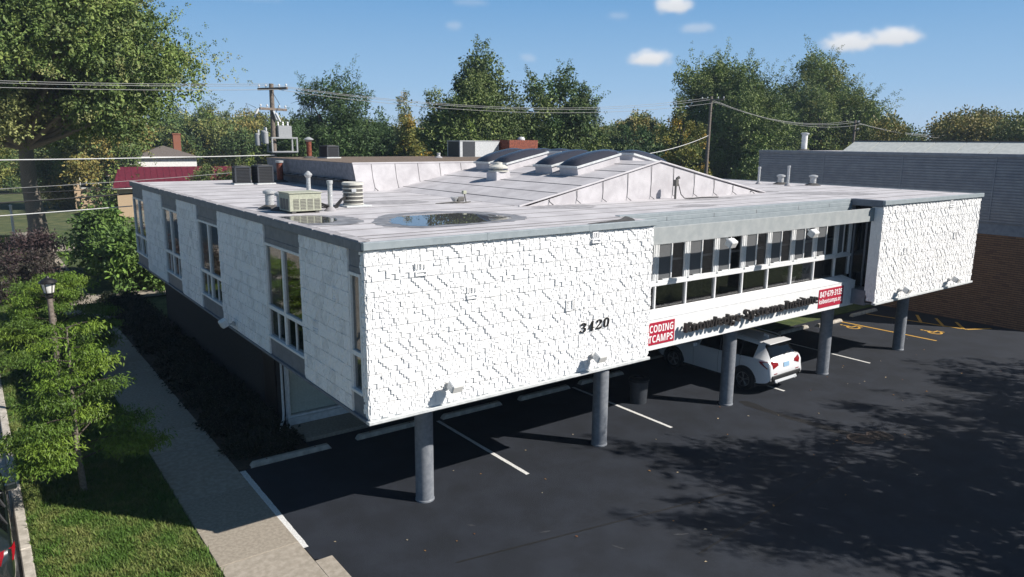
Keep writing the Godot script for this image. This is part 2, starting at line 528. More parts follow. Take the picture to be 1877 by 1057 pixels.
func build_ground() -> void:
	var st := mb()
	sheet(st, rect(-700, -900, 900, 500), -0.17)
	struct("ground", st, M.ground)
	# parking lot with its edges
	st = mb()
	slab(st, PackedVector2Array([Vector2(-0.95, -5.3), Vector2(0.95, -5.3), Vector2(0.95, -8.4), Vector2(60, -8.4), Vector2(60, 14.5), Vector2(-0.85, 14.5), Vector2(-0.88, -0.55), Vector2(-0.95, -0.6)]), -0.16, 0.0)
	struct("parking_lot", st, M.asphalt)
	# far side of the passage under the right block
	st = mb()
	slab(st, rect(19.6, -9.4, 30.4, -6.05), -0.1, 0.03, 0.0)
	struct("grass_patch", st, M.turf)
	st = mb()
	slab(st, rect(18.0, -11.2, 30.4, -9.45), -0.1, 0.035)
	struct("rear_walk", st, M.walk2)
	# walk in front of the ground floor wall
	st = mb()
	slab(st, rect(1.0, -7.2, 19.0, -6.05), -0.05, 0.10, 0.01)
	struct("entrance_walk", st, M.walk)
	# street, gutter, kerbs
	st = mb()
	slab(st, rect(-14.0, -120, -5.95, 60), -0.3, -0.125)
	struct("street", st, M.street)
	var kerb := Node3D.new()
	kerb.name = "kerb"
	kerb.set_meta("kind", "structure")
	add_child(kerb)
	for k in 26:
		var z0 := 8.0 - k * 3.05
		st = mb()
		box(st, Vector3(-5.47, -0.3, z0 - 3.03), Vector3(-5.28, 0.015 + 0.006 * sin(k * 2.3), z0), 0.02)
		obj("kerb_stone", st, M.kerb, kerb)
		st = mb()
		box(st, Vector3(-5.95, -0.3, z0 - 3.03), Vector3(-5.472, -0.118 - 0.003 * (k % 2), z0), 0.01)
		obj("gutter_slab", st, M.kerb if k % 3 else M.walk2, kerb)
	st = mb()
	box(st, Vector3(-14.2, -0.3, -118), Vector3(-14.0, 0.02, 58), 0.02)
	struct("far_kerb", st, M.kerb)
	st = mb()
	slab(st, rect(-17.5, -118, -14.2, 58), -0.2, 0.0)
	struct("far_parkway", st, M.turf)
	st = mb()
	slab(st, rect(-19.0, -118, -17.5, 58), -0.2, 0.02)
	struct("far_sidewalk", st, M.walk2)
	st = mb()
	slab(st, rect(-60.0, -118, -19.0, 58), -0.2, 0.01)
	struct("front_yards", st, M.turf)
	# sidewalk of separate slabs
	var walk := Node3D.new()
	walk.name = "sidewalk"
	walk.set_meta("kind", "structure")
	add_child(walk)
	var r := RandomNumberGenerator.new()
	r.seed = 8
	var zz := 9.3
	var k := 0
	while zz > -62.0:
		var len := 1.52
		st = mb()
		var dy := r.randf_range(-0.004, 0.006)
		var t := Transform3D(Basis.from_euler(Vector3(r.randf_range(-0.003, 0.003), r.randf_range(-0.004, 0.004), r.randf_range(-0.004, 0.004))), Vector3(-1.735, -0.06 + dy, zz - len / 2))
		xbox(st, t, Vector3(0.765, 0.075, len / 2 - 0.006), 0.008)
		obj("slab", st, jitter_mat(M.walk, M.walk2, r), walk)
		zz -= len
		k += 1
	# the driveway apron slabs that reach past the lot's edge at the near end
	for q in [[-0.975, -0.50, 1.35], [-0.975, 1.37, 3.2], [-0.975, 3.22, 5.0]]:
		st = mb()
		box(st, Vector3(q[0], -0.15, q[1]), Vector3(-0.62, 0.02, q[2]), 0.012)
		obj("slab", st, M.walk2, walk)
	# path crossing behind the building
	st = mb()
	slab(st, rect(-2.5, -30.2, 30.0, -28.9), -0.1, 0.025, 0.01)
	struct("cross_path", st, M.walk2)
	st = mb()
	slab(st, rect(-5.28, -47.6, -2.5, -46.2), -0.1, 0.012)
	struct("house_walk", st, M.walk2)
	st = mb()
	slab(st, rect(-0.97, -52.0, 9.0, -48.5), -0.1, 0.01)
	struct("house_driveway", st, M.walk2)
	# alley behind
	st = mb()
	slab(st, rect(8.0, -28.9, 90.0, -23.4), -0.2, -0.02)
	struct("alley", st, M.asphalt_worn)
	# lawn between kerb and sidewalk, gently uneven
	st = mb()
	var nz := FastNoiseLite.new()
	nz.seed = 9
	nz.frequency = 0.6
	st.set_smooth_group(1)
	var nx := 8
	var nn := 110
	for i in nx:
		for j in nn:
			var q := []
			for c in [[0, 0], [1, 0], [1, 1], [0, 1]]:
				var x: float = lerpf(-5.28, -2.505, float(i + c[0]) / nx)
				var z: float = lerpf(7.0, -61.0, float(j + c[1]) / nn)
				q.append(Vector3(x, lawn_height(nz, x, z), z))
			poly(st, q, q[0] - Vector3(0, 5, 0))
	struct("lawn", st, M.turf)
	grass_blades("lawn_grass", "short green lawn grass between the kerb and the sidewalk", [[-5.24, -12.0, -2.55, 4.5, 34000], [-5.24, -30.0, -2.55, -12.0, 12000], [-5.24, -60.0, -2.55, -30.0, 9000]], nz)
	# planting bed along the left side of the building
	st = mb()
	slab(st, rect(-0.965, -28.9, 0.95, -5.32), -0.2, 0.02, 0.0)
	struct("planting_bed", st, M.soil)
	# strip of grass with trees along the front street, out of view at the lower right
	st = mb()
	slab(st, rect(13.5, 9.9, 60.0, 13.6), -0.1, 0.04)
	struct("parkway", st, M.turf)
	st = mb()
	slab(st, rect(-5.0, 14.5, 60.0, 40.0), -0.25, -0.08)
	struct("front_street", st, M.asphalt_worn)
	# lawns behind the alley
	st = mb()
	slab(st, rect(-0.97, -62.0, 140.0, -30.3), -0.16, 0.0)
	struct("back_yards", st, M.turf)

func lawn_height(nz: FastNoiseLite, x: float, z: float) -> float:
	return 0.0 + 0.02 * nz.get_noise_2d(x, z) - 0.012

func grass_blades(called: String, label: String, areas: Array, nz: FastNoiseLite) -> void:
	var st := mb()
	var r := RandomNumberGenerator.new()
	r.seed = 21
	for k in 6:
		var a := r.randf() * TAU
		var d := Vector3(cos(a), 0, sin(a))
		var s := Vector3(-d.z, 0, d.x) * 0.006
		var o := Vector3(r.randf_range(-0.03, 0.03), 0, r.randf_range(-0.03, 0.03))
		var hgt := r.randf_range(0.035, 0.075)
		var m1 := o + Vector3.UP * hgt * 0.6 + d * 0.012
		var tip := o + Vector3.UP * hgt + d * r.randf_range(0.02, 0.05)
		tri(st, o - s, o + s, m1 + s * 0.7)
		tri(st, o - s, m1 + s * 0.7, m1 - s * 0.7)
		tri(st, m1 - s * 0.7, m1 + s * 0.7, tip)
	var mesh := done(st)
	var total := 0
	for a in areas:
		total += a[4]
	var mm := MultiMesh.new()
	mm.transform_format = MultiMesh.TRANSFORM_3D
	mm.use_colors = true
	mm.mesh = mesh
	mm.instance_count = total
	var pn := FastNoiseLite.new()
	pn.seed = 31
	pn.frequency = 0.5
	var i := 0
	for a in areas:
		for k in int(a[4]):
			var x := r.randf_range(a[0], a[2])
			var z := r.randf_range(a[1], a[3])
			var s := r.randf_range(0.7, 1.5)
			var v := pn.get_noise_2d(x * 2.0, z * 2.0)
			var dry := clampf(0.25 + 1.1 * v + r.randf_range(-0.35, 0.35), 0.0, 1.0)
			if r.randf() < 0.05:
				s *= 1.7
			var c := Color(0.072, 0.140, 0.022).lerp(Color(0.24, 0.235, 0.08), dry * 0.75)
			mm.set_instance_transform(i, Transform3D(Basis(Vector3.UP, r.randf() * TAU).scaled(Vector3(s, s * r.randf_range(0.7, 1.2), s)), Vector3(x, lawn_height(nz, x, z), z)))
			mm.set_instance_color(i, c)
			i += 1
	var o := MultiMeshInstance3D.new()
	o.name = called
	o.multimesh = mm
	o.material_override = M.blade
	o.set_meta("kind", "stuff")
	tag(o, label, "grass")
	add_child(o)

func line_on_lot(called: String, a: Vector2, b: Vector2, width: float, m: Material, y := 0.004) -> void:
	var d := (b - a).normalized()
	var s := Vector2(-d.y, d.x) * width / 2
	var r := RandomNumberGenerator.new()
	r.seed = int(a.x * 977 + b.y * 131)
	var st := mb()
	var n := maxi(2, int(a.distance_to(b) / 0.12))
	var left := []
	var right := []
	for k in n + 1:
		var p := a.lerp(b, float(k) / n)
		left.append(p + s * r.randf_range(0.88, 1.04))
		right.append(p - s * r.randf_range(0.88, 1.04))
	for k in n:
		poly(st, [Vector3(left[k].x, y, left[k].y), Vector3(right[k].x, y, right[k].y), Vector3(right[k + 1].x, y, right[k + 1].y), Vector3(left[k + 1].x, y, left[k + 1].y)], Vector3(a.x, -5, a.y))
	struct(called, st, m)

func build_markings() -> void:
	line_on_lot("edge_line", Vector2(-0.90, -5.25), Vector2(-0.93, -1.08), 0.14, M.line_white)
	for x in [4.63, 9.74, 15.13, 20.46]:
		line_on_lot("parking_line", Vector2(x, -5.35), Vector2(x, -1.12), 0.11, M.line_white)
	line_on_lot("yellow_line", Vector2(25.64, -5.3), Vector2(25.78, -1.18), 0.12, M.line_yellow)
	line_on_lot("yellow_line", Vector2(28.05, -5.8), Vector2(28.86, -1.3), 0.12, M.line_yellow)
	for q in [[29.88, -3.9, 28.45, -3.03], [29.94, -3.07, 28.58, -2.13], [29.92, -2.19, 28.80, -1.40], [29.93, -0.75, 28.86, -1.3]]:
		line_on_lot("hatch_line", Vector2(q[0], q[1]), Vector2(q[2], q[3]), 0.13, M.line_yellow)
	# painted wheelchair signs: a ring of wheel, a back and a leg
	for q in [[27.15, -1.85], [25.1, -4.35]]:
		var st := mb()
		var c := Vector2(q[0], q[1])
		var ring := []
		for k in 21:
			ring.append(c + Vector2(cos(0.35 + k * 0.235), sin(0.35 + k * 0.235)) * 0.29)
		for k in 20:
			var a: Vector2 = ring[k]
			var b: Vector2 = ring[k + 1]
			var ai := c + (a - c) * 0.70
			var bi := c + (b - c) * 0.70
			poly(st, [Vector3(a.x, 0.004, a.y), Vector3(b.x, 0.004, b.y), Vector3(bi.x, 0.004, bi.y), Vector3(ai.x, 0.004, ai.y)], Vector3(c.x, -4, c.y))
		for b in [[-0.06, -0.46, 0.04, -0.02], [0.045, -0.10, 0.30, -0.02], [0.305, -0.10, 0.39, 0.22], [-0.07, -0.60, 0.05, -0.49]]:
			sheet(st, rect(c.x + b[0], c.y + b[1], c.x + b[2], c.y + b[3]), 0.0045)
		struct("painted_symbol", st, M.line_yellow)
	# sealed trench and scuffed streaks in the asphalt
	var st2 := mb()
	sheet(st2, blob([Vector2(13.0, -1.25), Vector2(13.35, -1.2), Vector2(13.25, -0.2), Vector2(13.42, 1.0), Vector2(13.55, 2.0), Vector2(13.25, 2.05), Vector2(13.12, 1.0), Vector2(12.98, -0.2)], 0.025, 4, 7), 0.003)
	struct("asphalt_patch", st2, M.asphalt_dark)
	line_on_lot("asphalt_seam", Vector2(5.2, 3.6), Vector2(11.6, 3.0), 0.05, M.asphalt_dark, 0.003)
	line_on_lot("asphalt_seam", Vector2(1.2, 1.1), Vector2(7.9, 2.35), 0.05, M.asphalt_dark, 0.003)
	var r := RandomNumberGenerator.new()
	r.seed = 33
	for q in [[6.0, 3.3, 0.5, 0.9], [5.5, 2.9, 0.35, 0.5], [7.6, 3.9, 0.4, 1.1], [8.4, 3.0, 0.3, 0.7], [8.9, 4.0, 0.25, 1.0], [10.4, 3.2, 0.45, 0.6], [4.1, 2.5, 0.3, 1.2], [3.3, 1.2, 0.25, 0.3], [7.3, 0.9, 0.35, 1.3], [12.2, 4.4, 0.4, 0.8], [14.6, 3.4, 0.3, 0.6], [2.2, 0.1, 0.18, 0.9]]:
		var d := Vector2(cos(q[3]), sin(q[3]))
		var n := Vector2(-d.y, d.x) * 0.035
		var c := Vector2(q[0], q[1])
		var st := mb()
		sheet(st, blob([c - d * q[2] / 2, c + n, c + d * q[2] / 2, c - n * 0.6], 0.008, r.randi(), 4), 0.003)
		struct("scuff_mark", st, M.asphalt_worn)

# ---------------------------------------------------------------- the office building
# One sculptured facing stone: w by h, its back in the plane z = 0, stepped relief towards +z.
func stone_mesh(w: float, h: float, seed_: int, relief := 1.0) -> ArrayMesh:
	var r := RandomNumberGenerator.new()
	r.seed = seed_
	var n := 6
	var xs := []
	var ys := []
	for k in n + 1:
		var j := 0.0 if k == 0 or k == n else r.randf_range(-0.25, 0.25)
		xs.append(0.003 + (w - 0.006) * (k + j) / n)
		j = 0.0 if k == 0 or k == n else r.randf_range(-0.25, 0.25)
		ys.append(0.007 + (h - 0.014) * (k + j) / n)
	var hs := []
	# flights of small steps running across the face, in one of four directions, with a few odd pieces
	var sx := 1 if r.randf() < 0.75 else -1
	var m := r.randi_range(2, 3)
	var ph := r.randi_range(0, 5)
	for i in n:
		var col := []
		for j in n:
			var v := (i * sx - j + ph + 40)
			if r.randf() < 0.3:
				v += r.randi_range(-1, 1)
			col.append(0.013 + 0.0105 * ((v / m) % 3) + r.randf_range(-0.002, 0.002))
		hs.append(col)
	for k in 3:
		var a := r.randi_range(0, n - 2)
		var b := r.randi_range(0, n - 2)
		var aw := r.randi_range(1, 3)
		var bw := r.randi_range(1, 3)
		var d := r.randf_range(0.016, 0.036)
		for i in range(a, mini(a + aw, n)):
			for j in range(b, mini(b + bw, n)):
				hs[i][j] = d
	var st := mb()
	for i in n:
		for j in n:
			var z: float = hs[i][j] * relief
			var c := Vector3((xs[i] + xs[i + 1]) / 2, (ys[j] + ys[j + 1]) / 2, -1)
			poly(st, [Vector3(xs[i], ys[j], z), Vector3(xs[i + 1], ys[j], z), Vector3(xs[i + 1], ys[j + 1], z), Vector3(xs[i], ys[j + 1], z)], c)
			for e in [[1, 0], [-1, 0], [0, 1], [0, -1]]:
				var ii: int = i + e[0]
				var jj: int = j + e[1]
				var zn := 0.0
				if ii >= 0 and ii < n and jj >= 0 and jj < n:
					zn = hs[ii][jj] * relief
				if zn >= z - 1e-5:
					continue
				var x: float = xs[i + 1] if e[0] > 0 else xs[i]
				var y: float = ys[j + 1] if e[1] > 0 else ys[j]
				var inside := Vector3((xs[i] + xs[i + 1]) / 2, (ys[j] + ys[j + 1]) / 2, (z + zn) / 2)
				if e[0] != 0:
					poly(st, [Vector3(x, ys[j], zn), Vector3(x, ys[j + 1], zn), Vector3(x, ys[j + 1], z), Vector3(x, ys[j], z)], inside)
				else:
					poly(st, [Vector3(xs[i], y, zn), Vector3(xs[i + 1], y, zn), Vector3(xs[i + 1], y, z), Vector3(xs[i], y, z)], inside)
	return done(st)

# a stone with raised fret work of nested bars
func fret_mesh(w: float, h: float, kind: int) -> ArrayMesh:
	var st := mb()
	box(st, Vector3(0.004, 0.004, 0), Vector3(w - 0.004, h - 0.004, 0.028))
	var a := 0.25 * w
	if kind % 2 == 0:
		for q in [[0.02, 0.02, w * 0.62, 0.045], [0.02, h - 0.045, w * 0.62, h - 0.02], [0.02, 0.045, 0.045, h - 0.045], [0.08, 0.08, w * 0.5, 0.105], [0.08, 0.14, w * 0.4, 0.165], [0.08, 0.2, w * 0.5, 0.225], [w * 0.70, 0.02, w * 0.76, h - 0.02], [w * 0.82, 0.05, w * 0.87, h - 0.05], [w * 0.92, 0.02, w * 0.97, h - 0.02]]:
			box(st, Vector3(q[0], q[1], 0.026), Vector3(q[2], q[3], 0.062))
	else:
		for q in [[0.02, 0.02, w - 0.02, 0.045], [0.02, 0.09, w - 0.02, 0.105], [0.02, 0.045, 0.045, 0.09], [w - 0.045, 0.045, w - 0.02, 0.09], [0.02, 0.15, 0.05, h - 0.02], [a, 0.14, a + 0.025, h - 0.05], [a * 2, 0.15, a * 2 + 0.03, h - 0.02], [a * 3, 0.14, a * 3 + 0.025, h - 0.05], [0.05, h - 0.045, a * 2, h - 0.02]]:
			box(st, Vector3(q[0], q[1], 0.026), Vector3(q[2], q[3], 0.062))
	return done(st)

const COURSE := 0.2885
var stones := []
var half_stones := []
var frets := []

# lay stones over a field that is width long and 11 courses high; t puts the field's lower left corner and axes in place
func lay_stones(parent: Node3D, width: float, t: Transform3D, m: Array, seed_: int, single: bool, fret_spots := [], relief := 1.0) -> void:
	var r := RandomNumberGenerator.new()
	r.seed = seed_
	var n := int(round(width / 0.2885))
	var w := width / n
	var joined := mb()
	var joined2 := mb()
	var fret_at := {}
	for f in fret_spots:
		fret_at[Vector2i(int(f.x / w), int(f.y / COURSE))] = true
	for row in 11:
		var x := 0.0
		var k := 0
		while x < width - 0.01:
			var half := (row % 2 == 1) and (x < 0.01 or x > width - w * 0.6)
			var ww := w * 0.5 if half else w
			var mesh: ArrayMesh = half_stones[r.randi() % half_stones.size()] if half else stones[r.randi() % stones.size()]
			if not half and fret_at.has(Vector2i(int((x + 0.01) / w), row)):
				mesh = frets[r.randi() % 2]
			var bs := Basis.from_scale(Vector3(ww / (0.14425 if half else 0.2885), 1, relief * r.randf_range(0.85, 1.2)))
			var tt := t * Transform3D(bs, Vector3(x, row * COURSE, 0))
			if single:
				var o := put_mesh(mesh, "stone", m[1] if r.randf() < 0.12 else m[0], parent)
				o.transform = tt
			else:
				(joined2 if r.randf() < 0.25 else joined).append_from(mesh, 0, tt)
			x += ww
			k += 1
	if not single:
		var o := put_mesh(joined.commit(), "stone_facing", m[0], parent)
		o.set_meta("kind", "stuff")
		o = put_mesh(joined2.commit(), "stone_facing", m[1], parent)
		o.set_meta("kind", "stuff")

func turned(x: Vector3, y: Vector3, z: Vector3, o: Vector3) -> Transform3D:
	return Transform3D(Basis(x, y, z), o)

func build_office() -> void:
	for k in 14:
		stones.append(stone_mesh(0.2885, COURSE, 100 + k))
	for k in 5:
		half_stones.append(stone_mesh(0.14425, COURSE, 200 + k))
	for k in 2:
		frets.append(fret_mesh(0.2885, COURSE, k))
	var B := thing("office_building", "long low white office raised on round grey columns with flat pale roof", "building")

	# ---- front: left stone block
	var st := mb()
	box(st, Vector3(0.05, HB, -0.35), Vector3(W1 - 0.02, 5.97, -0.002))
	var wall := obj("front_wall", st, M.white_stone, B)
	lay_stones(wall, W1 + 0.03, turned(Vector3.RIGHT, Vector3.UP, Vector3.BACK, Vector3(-0.01, 2.785, 0)), [M.white_stone, M.white_stone2], 1, true, [Vector2(1.04, 2.85), Vector2(2.25, 2.25), Vector2(4.6, 1.7), Vector2(5.7, 3.05)])
	st = mb()
	box(st, Vector3(W1 - 0.3, HB, ZW), Vector3(W1 - 0.002, 5.97, -0.352))
	obj("return_wall", st, M.trim_grey, B)
	# ---- front: right stone block
	st = mb()
	box(st, Vector3(W2 + 0.02, HB, -0.35), Vector3(W3 - 0.02, 5.97, -0.002))
	wall = obj("front_wall", st, M.white_stone, B)
	lay_stones(wall, W3 - W2, turned(Vector3.RIGHT, Vector3.UP, Vector3.BACK, Vector3(W2, 2.785, 0)), [M.white_stone, M.white_stone2], 2, false, [Vector2(5.2, 1.75), Vector2(4.8, 2.9), Vector2(1.7, 1.5)])
	lay_stones(wall, 0.2885, turned(Vector3.BACK, Vector3.UP, Vector3.LEFT, Vector3(W2 + 0.02, 2.785, -0.262)), [M.white_stone, M.white_stone2], 3, false, [], 0.6)
	# its left end: grey ledge box and dark corner glass behind the stone edge
	st = mb()
	box(st, Vector3(W2 + 0.01, 2.62, -0.80), Vector3(18.62, 3.13, -0.30), 0.012)
	obj("corner_ledge", st, M.trim_grey, B)
	st = mb()
	box(st, Vector3(18.66, 3.135, ZW - 0.05), Vector3(18.70, 5.66, -0.352))
	var g := obj("window", st, M.glass_dark, B)
	st = mb()
	for zc in [-1.22, -0.80, -0.42]:
		box(st, Vector3(18.62, 3.135, zc - 0.03), Vector3(18.655, 5.66, zc + 0.03))
	obj("frame", st, M.trim_grey, g)
	# right side of the building, and the back
	st = mb()
	box(st, Vector3(W3 - 0.35, HB, ZB), Vector3(W3 - 0.02, 5.97, -0.352))
	obj("side_wall", st, M.grimy_stone, B)
	st = mb()
	box(st, Vector3(0.4, HB, ZB), Vector3(W3 - 0.36, 5.97, ZB + 0.3))
	obj("back_wall", st, M.grimy_stone, B)

	# ---- left side: stone panels and window bays
	var bays := [[-0.20, -0.68], [-3.12, -5.42], [-9.35, -11.62], [-14.15, -16.45], [-19.72, -22.02]]
	var panels := [[-0.68, -3.12], [-5.42, -9.35], [-11.62, -14.15], [-16.45, -19.72]]
	var k := 0
	for p in panels:
		st = mb()
		box(st, Vector3(0.0, 2.76, p[1]), Vector3(0.35, 5.94, p[0]))
		wall = obj("side_panel", st, M.grimy_stone, B)
		lay_stones(wall, p[0] - p[1], turned(Vector3.BACK, Vector3.UP, Vector3.LEFT, Vector3(-0.002, 2.785, p[1])), [M.white_stone, M.grimy_stone], 10 + k, false, [Vector2((p[0] - p[1]) * 0.65, 2.3), Vector2((p[0] - p[1]) * 0.25, 1.4)], 0.62)
		k += 1
	lay_stones(wall, 0.2885, turned(Vector3.BACK, Vector3.UP, Vector3.LEFT, Vector3(0.048, 2.785, -0.245)), [M.white_stone, M.grimy_stone], 31, false, [], 1.0)
	for b in bays:
		side_bay(B, b[0], b[1])
	# ---- fascias
	st = mb()
	box(st, Vector3(-0.045, 5.965, 0.0), Vector3(W1 + 0.04, HT, 0.095), 0.01)
	var fas := obj("fascia", st, M.trim_light, B)
	st = mb()
	for x in [2.6, 5.3]:
		box(st, Vector3(x, 5.963, 0.001), Vector3(x + 0.06, HT + 0.002, 0.098))
	obj("cover_plate", st, M.trim_light, fas)
	st = mb()
	box(st, Vector3(W2 - 0.06, 5.965, 0.0), Vector3(W3 + 0.04, HT, 0.095), 0.01)
	obj("fascia", st, M.trim_light, B)
	st = mb()
	box(st, Vector3(W2 - 0.06, 5.90, -1.09), Vector3(W2 + 0.2, HT, -0.002), 0.01)
	obj("fascia", st, M.trim_grey, B)
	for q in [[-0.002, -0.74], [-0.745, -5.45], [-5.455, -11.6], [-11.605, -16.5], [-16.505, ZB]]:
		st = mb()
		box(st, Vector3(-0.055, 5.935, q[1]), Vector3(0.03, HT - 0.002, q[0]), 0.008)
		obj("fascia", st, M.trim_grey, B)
	st = mb()
	box(st, Vector3(W3 - 0.02, 5.94, ZB), Vector3(W3 + 0.04, HT, -0.002), 0.008)
	obj("fascia", st, M.trim_light, B)
	# torn lap of membrane along the left edge
	st = mb()
	var rr := RandomNumberGenerator.new()
	rr.seed = 61
	var zz := -0.1
	while zz > -21.5:
		var l := rr.randf_range(0.5, 1.4)
		box(st, Vector3(-0.045, HT - 0.006, zz - l), Vector3(0.12 + rr.randf() * 0.1, HT + 0.012 + rr.randf() * 0.012, zz), 0.004)
		zz -= l + rr.randf_range(0.0, 0.25)
	obj("edge_flashing", st, M.roof_grime, B)
	# bottom edges under the stones
	st = mb()
	box(st, Vector3(-0.03, 2.70, -0.05), Vector3(W1 + 0.03, 2.765, 0.085), 0.006)
	obj("bottom_trim", st, M.edge_pale, B)
	st = mb()
	box(st, Vector3(W2 - 0.03, 2.70, -0.05), Vector3(W3 + 0.03, 2.765, 0.085), 0.006)
	obj("bottom_trim", st, M.edge_pale, B)
	st = mb()
	box(st, Vector3(-0.03, 2.70, ZB), Vector3(0.05, 2.755, -0.052), 0.006)
	obj("bottom_trim", st, M.trim_grey, B)
	# ---- floor and soffit slab
	st = mb()
	box(st, Vector3(0.052, 2.705, ZB + 0.01), Vector3(W3 - 0.03, 2.98, ZW + 0.02))
	box(st, Vector3(0.052, 2.705, ZW + 0.02), Vector3(W1 - 0.01, 2.98, -0.055))
	box(st, Vector3(W2 + 0.02, 2.705, ZW + 0.02), Vector3(W3 - 0.03, 2.98, -0.055))
	obj("floor_slab", st, M.soffit, B)
	# inner core that closes the rooms behind the side windows
	st = mb()
	box(st, Vector3(1.5, 2.985, ZB + 0.35), Vector3(W3 - 0.4, 5.88, -5.5))
	obj("inner_wall", st, M.interior, B)
	for z in [-2.95, -9.1, -14.0, -19.5]:
		st = mb()
		box(st, Vector3(0.36, 2.985, z - 0.1), Vector3(1.498, 5.88, z))
		obj("inner_wall", st, M.interior, B)

	middle_bays(B)
	office_roof(B)
	ground_floor(B)
	# ---- columns
	for i in 5:
		st = mb()
		lathe(st, Vector3(1.99 + 5.30 * i, 0, -1.476), [Vector2(0.215, 0.0), Vector2(0.215, 0.03), Vector2(0.203, 0.05), Vector2(0.203, 2.704)], 28)
		obj("column", st, M.column_grey, B)

func pane(parent: Node3D, lo: Vector3, hi: Vector3, m: Material) -> void:
	var st := mb()
	box(st, lo, hi)
	obj("pane", st, m, parent)

func side_bay(B: Node3D, z0: float, z1: float) -> void:
	var st := mb()
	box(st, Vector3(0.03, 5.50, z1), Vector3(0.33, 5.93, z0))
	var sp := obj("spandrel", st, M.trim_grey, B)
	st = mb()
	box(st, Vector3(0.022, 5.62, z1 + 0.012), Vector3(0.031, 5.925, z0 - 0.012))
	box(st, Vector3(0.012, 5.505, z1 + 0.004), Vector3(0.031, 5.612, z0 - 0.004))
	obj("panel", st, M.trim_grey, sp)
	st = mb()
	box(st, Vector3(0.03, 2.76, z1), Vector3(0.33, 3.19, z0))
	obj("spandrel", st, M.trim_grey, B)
	st = mb()
	var narrow := z0 - z1 < 1.0
	var f := 0.055
	var x0 := 0.0
	var x1 := 0.10
	var tr := 3.96
	# outer frame, transom, sill, mullions
	box(st, Vector3(x0, 3.19, z0 - f), Vector3(x1, 5.50, z0), 0.006)
	box(st, Vector3(x0, 3.19, z1), Vector3(x1, 5.50, z1 + f), 0.006)
	box(st, Vector3(x0 + 0.003, 5.44, z1 + f), Vector3(x1, 5.498, z0 - f))
	box(st, Vector3(x0 - 0.03, 3.192, z1 + 0.005), Vector3(x1, 3.25, z0 - 0.005), 0.006)
	box(st, Vector3(x0 + 0.004, tr - 0.045, z1 + f), Vector3(x1, tr + 0.045, z0 - f))
	var zm := (z0 + z1) / 2
	if not narrow:
		box(st, Vector3(x0 + 0.002, 3.25, zm - 0.05), Vector3(x1, 5.44, zm + 0.05), 0.006)
	var win := obj("window", st, M.white_frame, B)
	var cols := [[z0 - f, z1 + f]] if narrow else [[z0 - f, zm + 0.05], [zm - 0.05, z1 + f]]
	for c in cols:
		pane(win, Vector3(0.050, tr + 0.045, c[1]), Vector3(0.058, 5.44, c[0]), M.glass)
		if narrow:
			pane(win, Vector3(0.050, 3.25, c[1]), Vector3(0.058, tr - 0.045, c[0]), M.glass)
		else:
			var h: float = (c[0] + c[1]) / 2
			pane(win, Vector3(0.044, 3.25, c[1]), Vector3(0.052, tr - 0.045, h + 0.015), M.glass)
			pane(win, Vector3(0.060, 3.25, h - 0.015), Vector3(0.068, tr - 0.045, c[0]), M.glass)
			st = mb()
			box(st, Vector3(0.035, 3.25, h - 0.018), Vector3(0.075, tr - 0.045, h + 0.018))
			obj("stile", st, M.white_frame, win)
	# a curtain drawn to the side, in folds
	if not narrow:
		st = mb()
		st.set_smooth_group(1)
		var n := 16
		for i in n:
			var a := z0 - 0.1 - 0.035 * i
			var b := z0 - 0.1 - 0.035 * (i + 1)
			var xa := 0.25 + 0.03 * sin(i * 1.9)
			var xb := 0.25 + 0.03 * sin((i + 1) * 1.9)
			poly(st, [Vector3(xa, 3.05, a), Vector3(xb, 3.05, b), Vector3(xb, 5.5, b), Vector3(xa, 5.5, a)], Vector3(2, 4, a))
		obj("curtain", st, M.curtain, win)

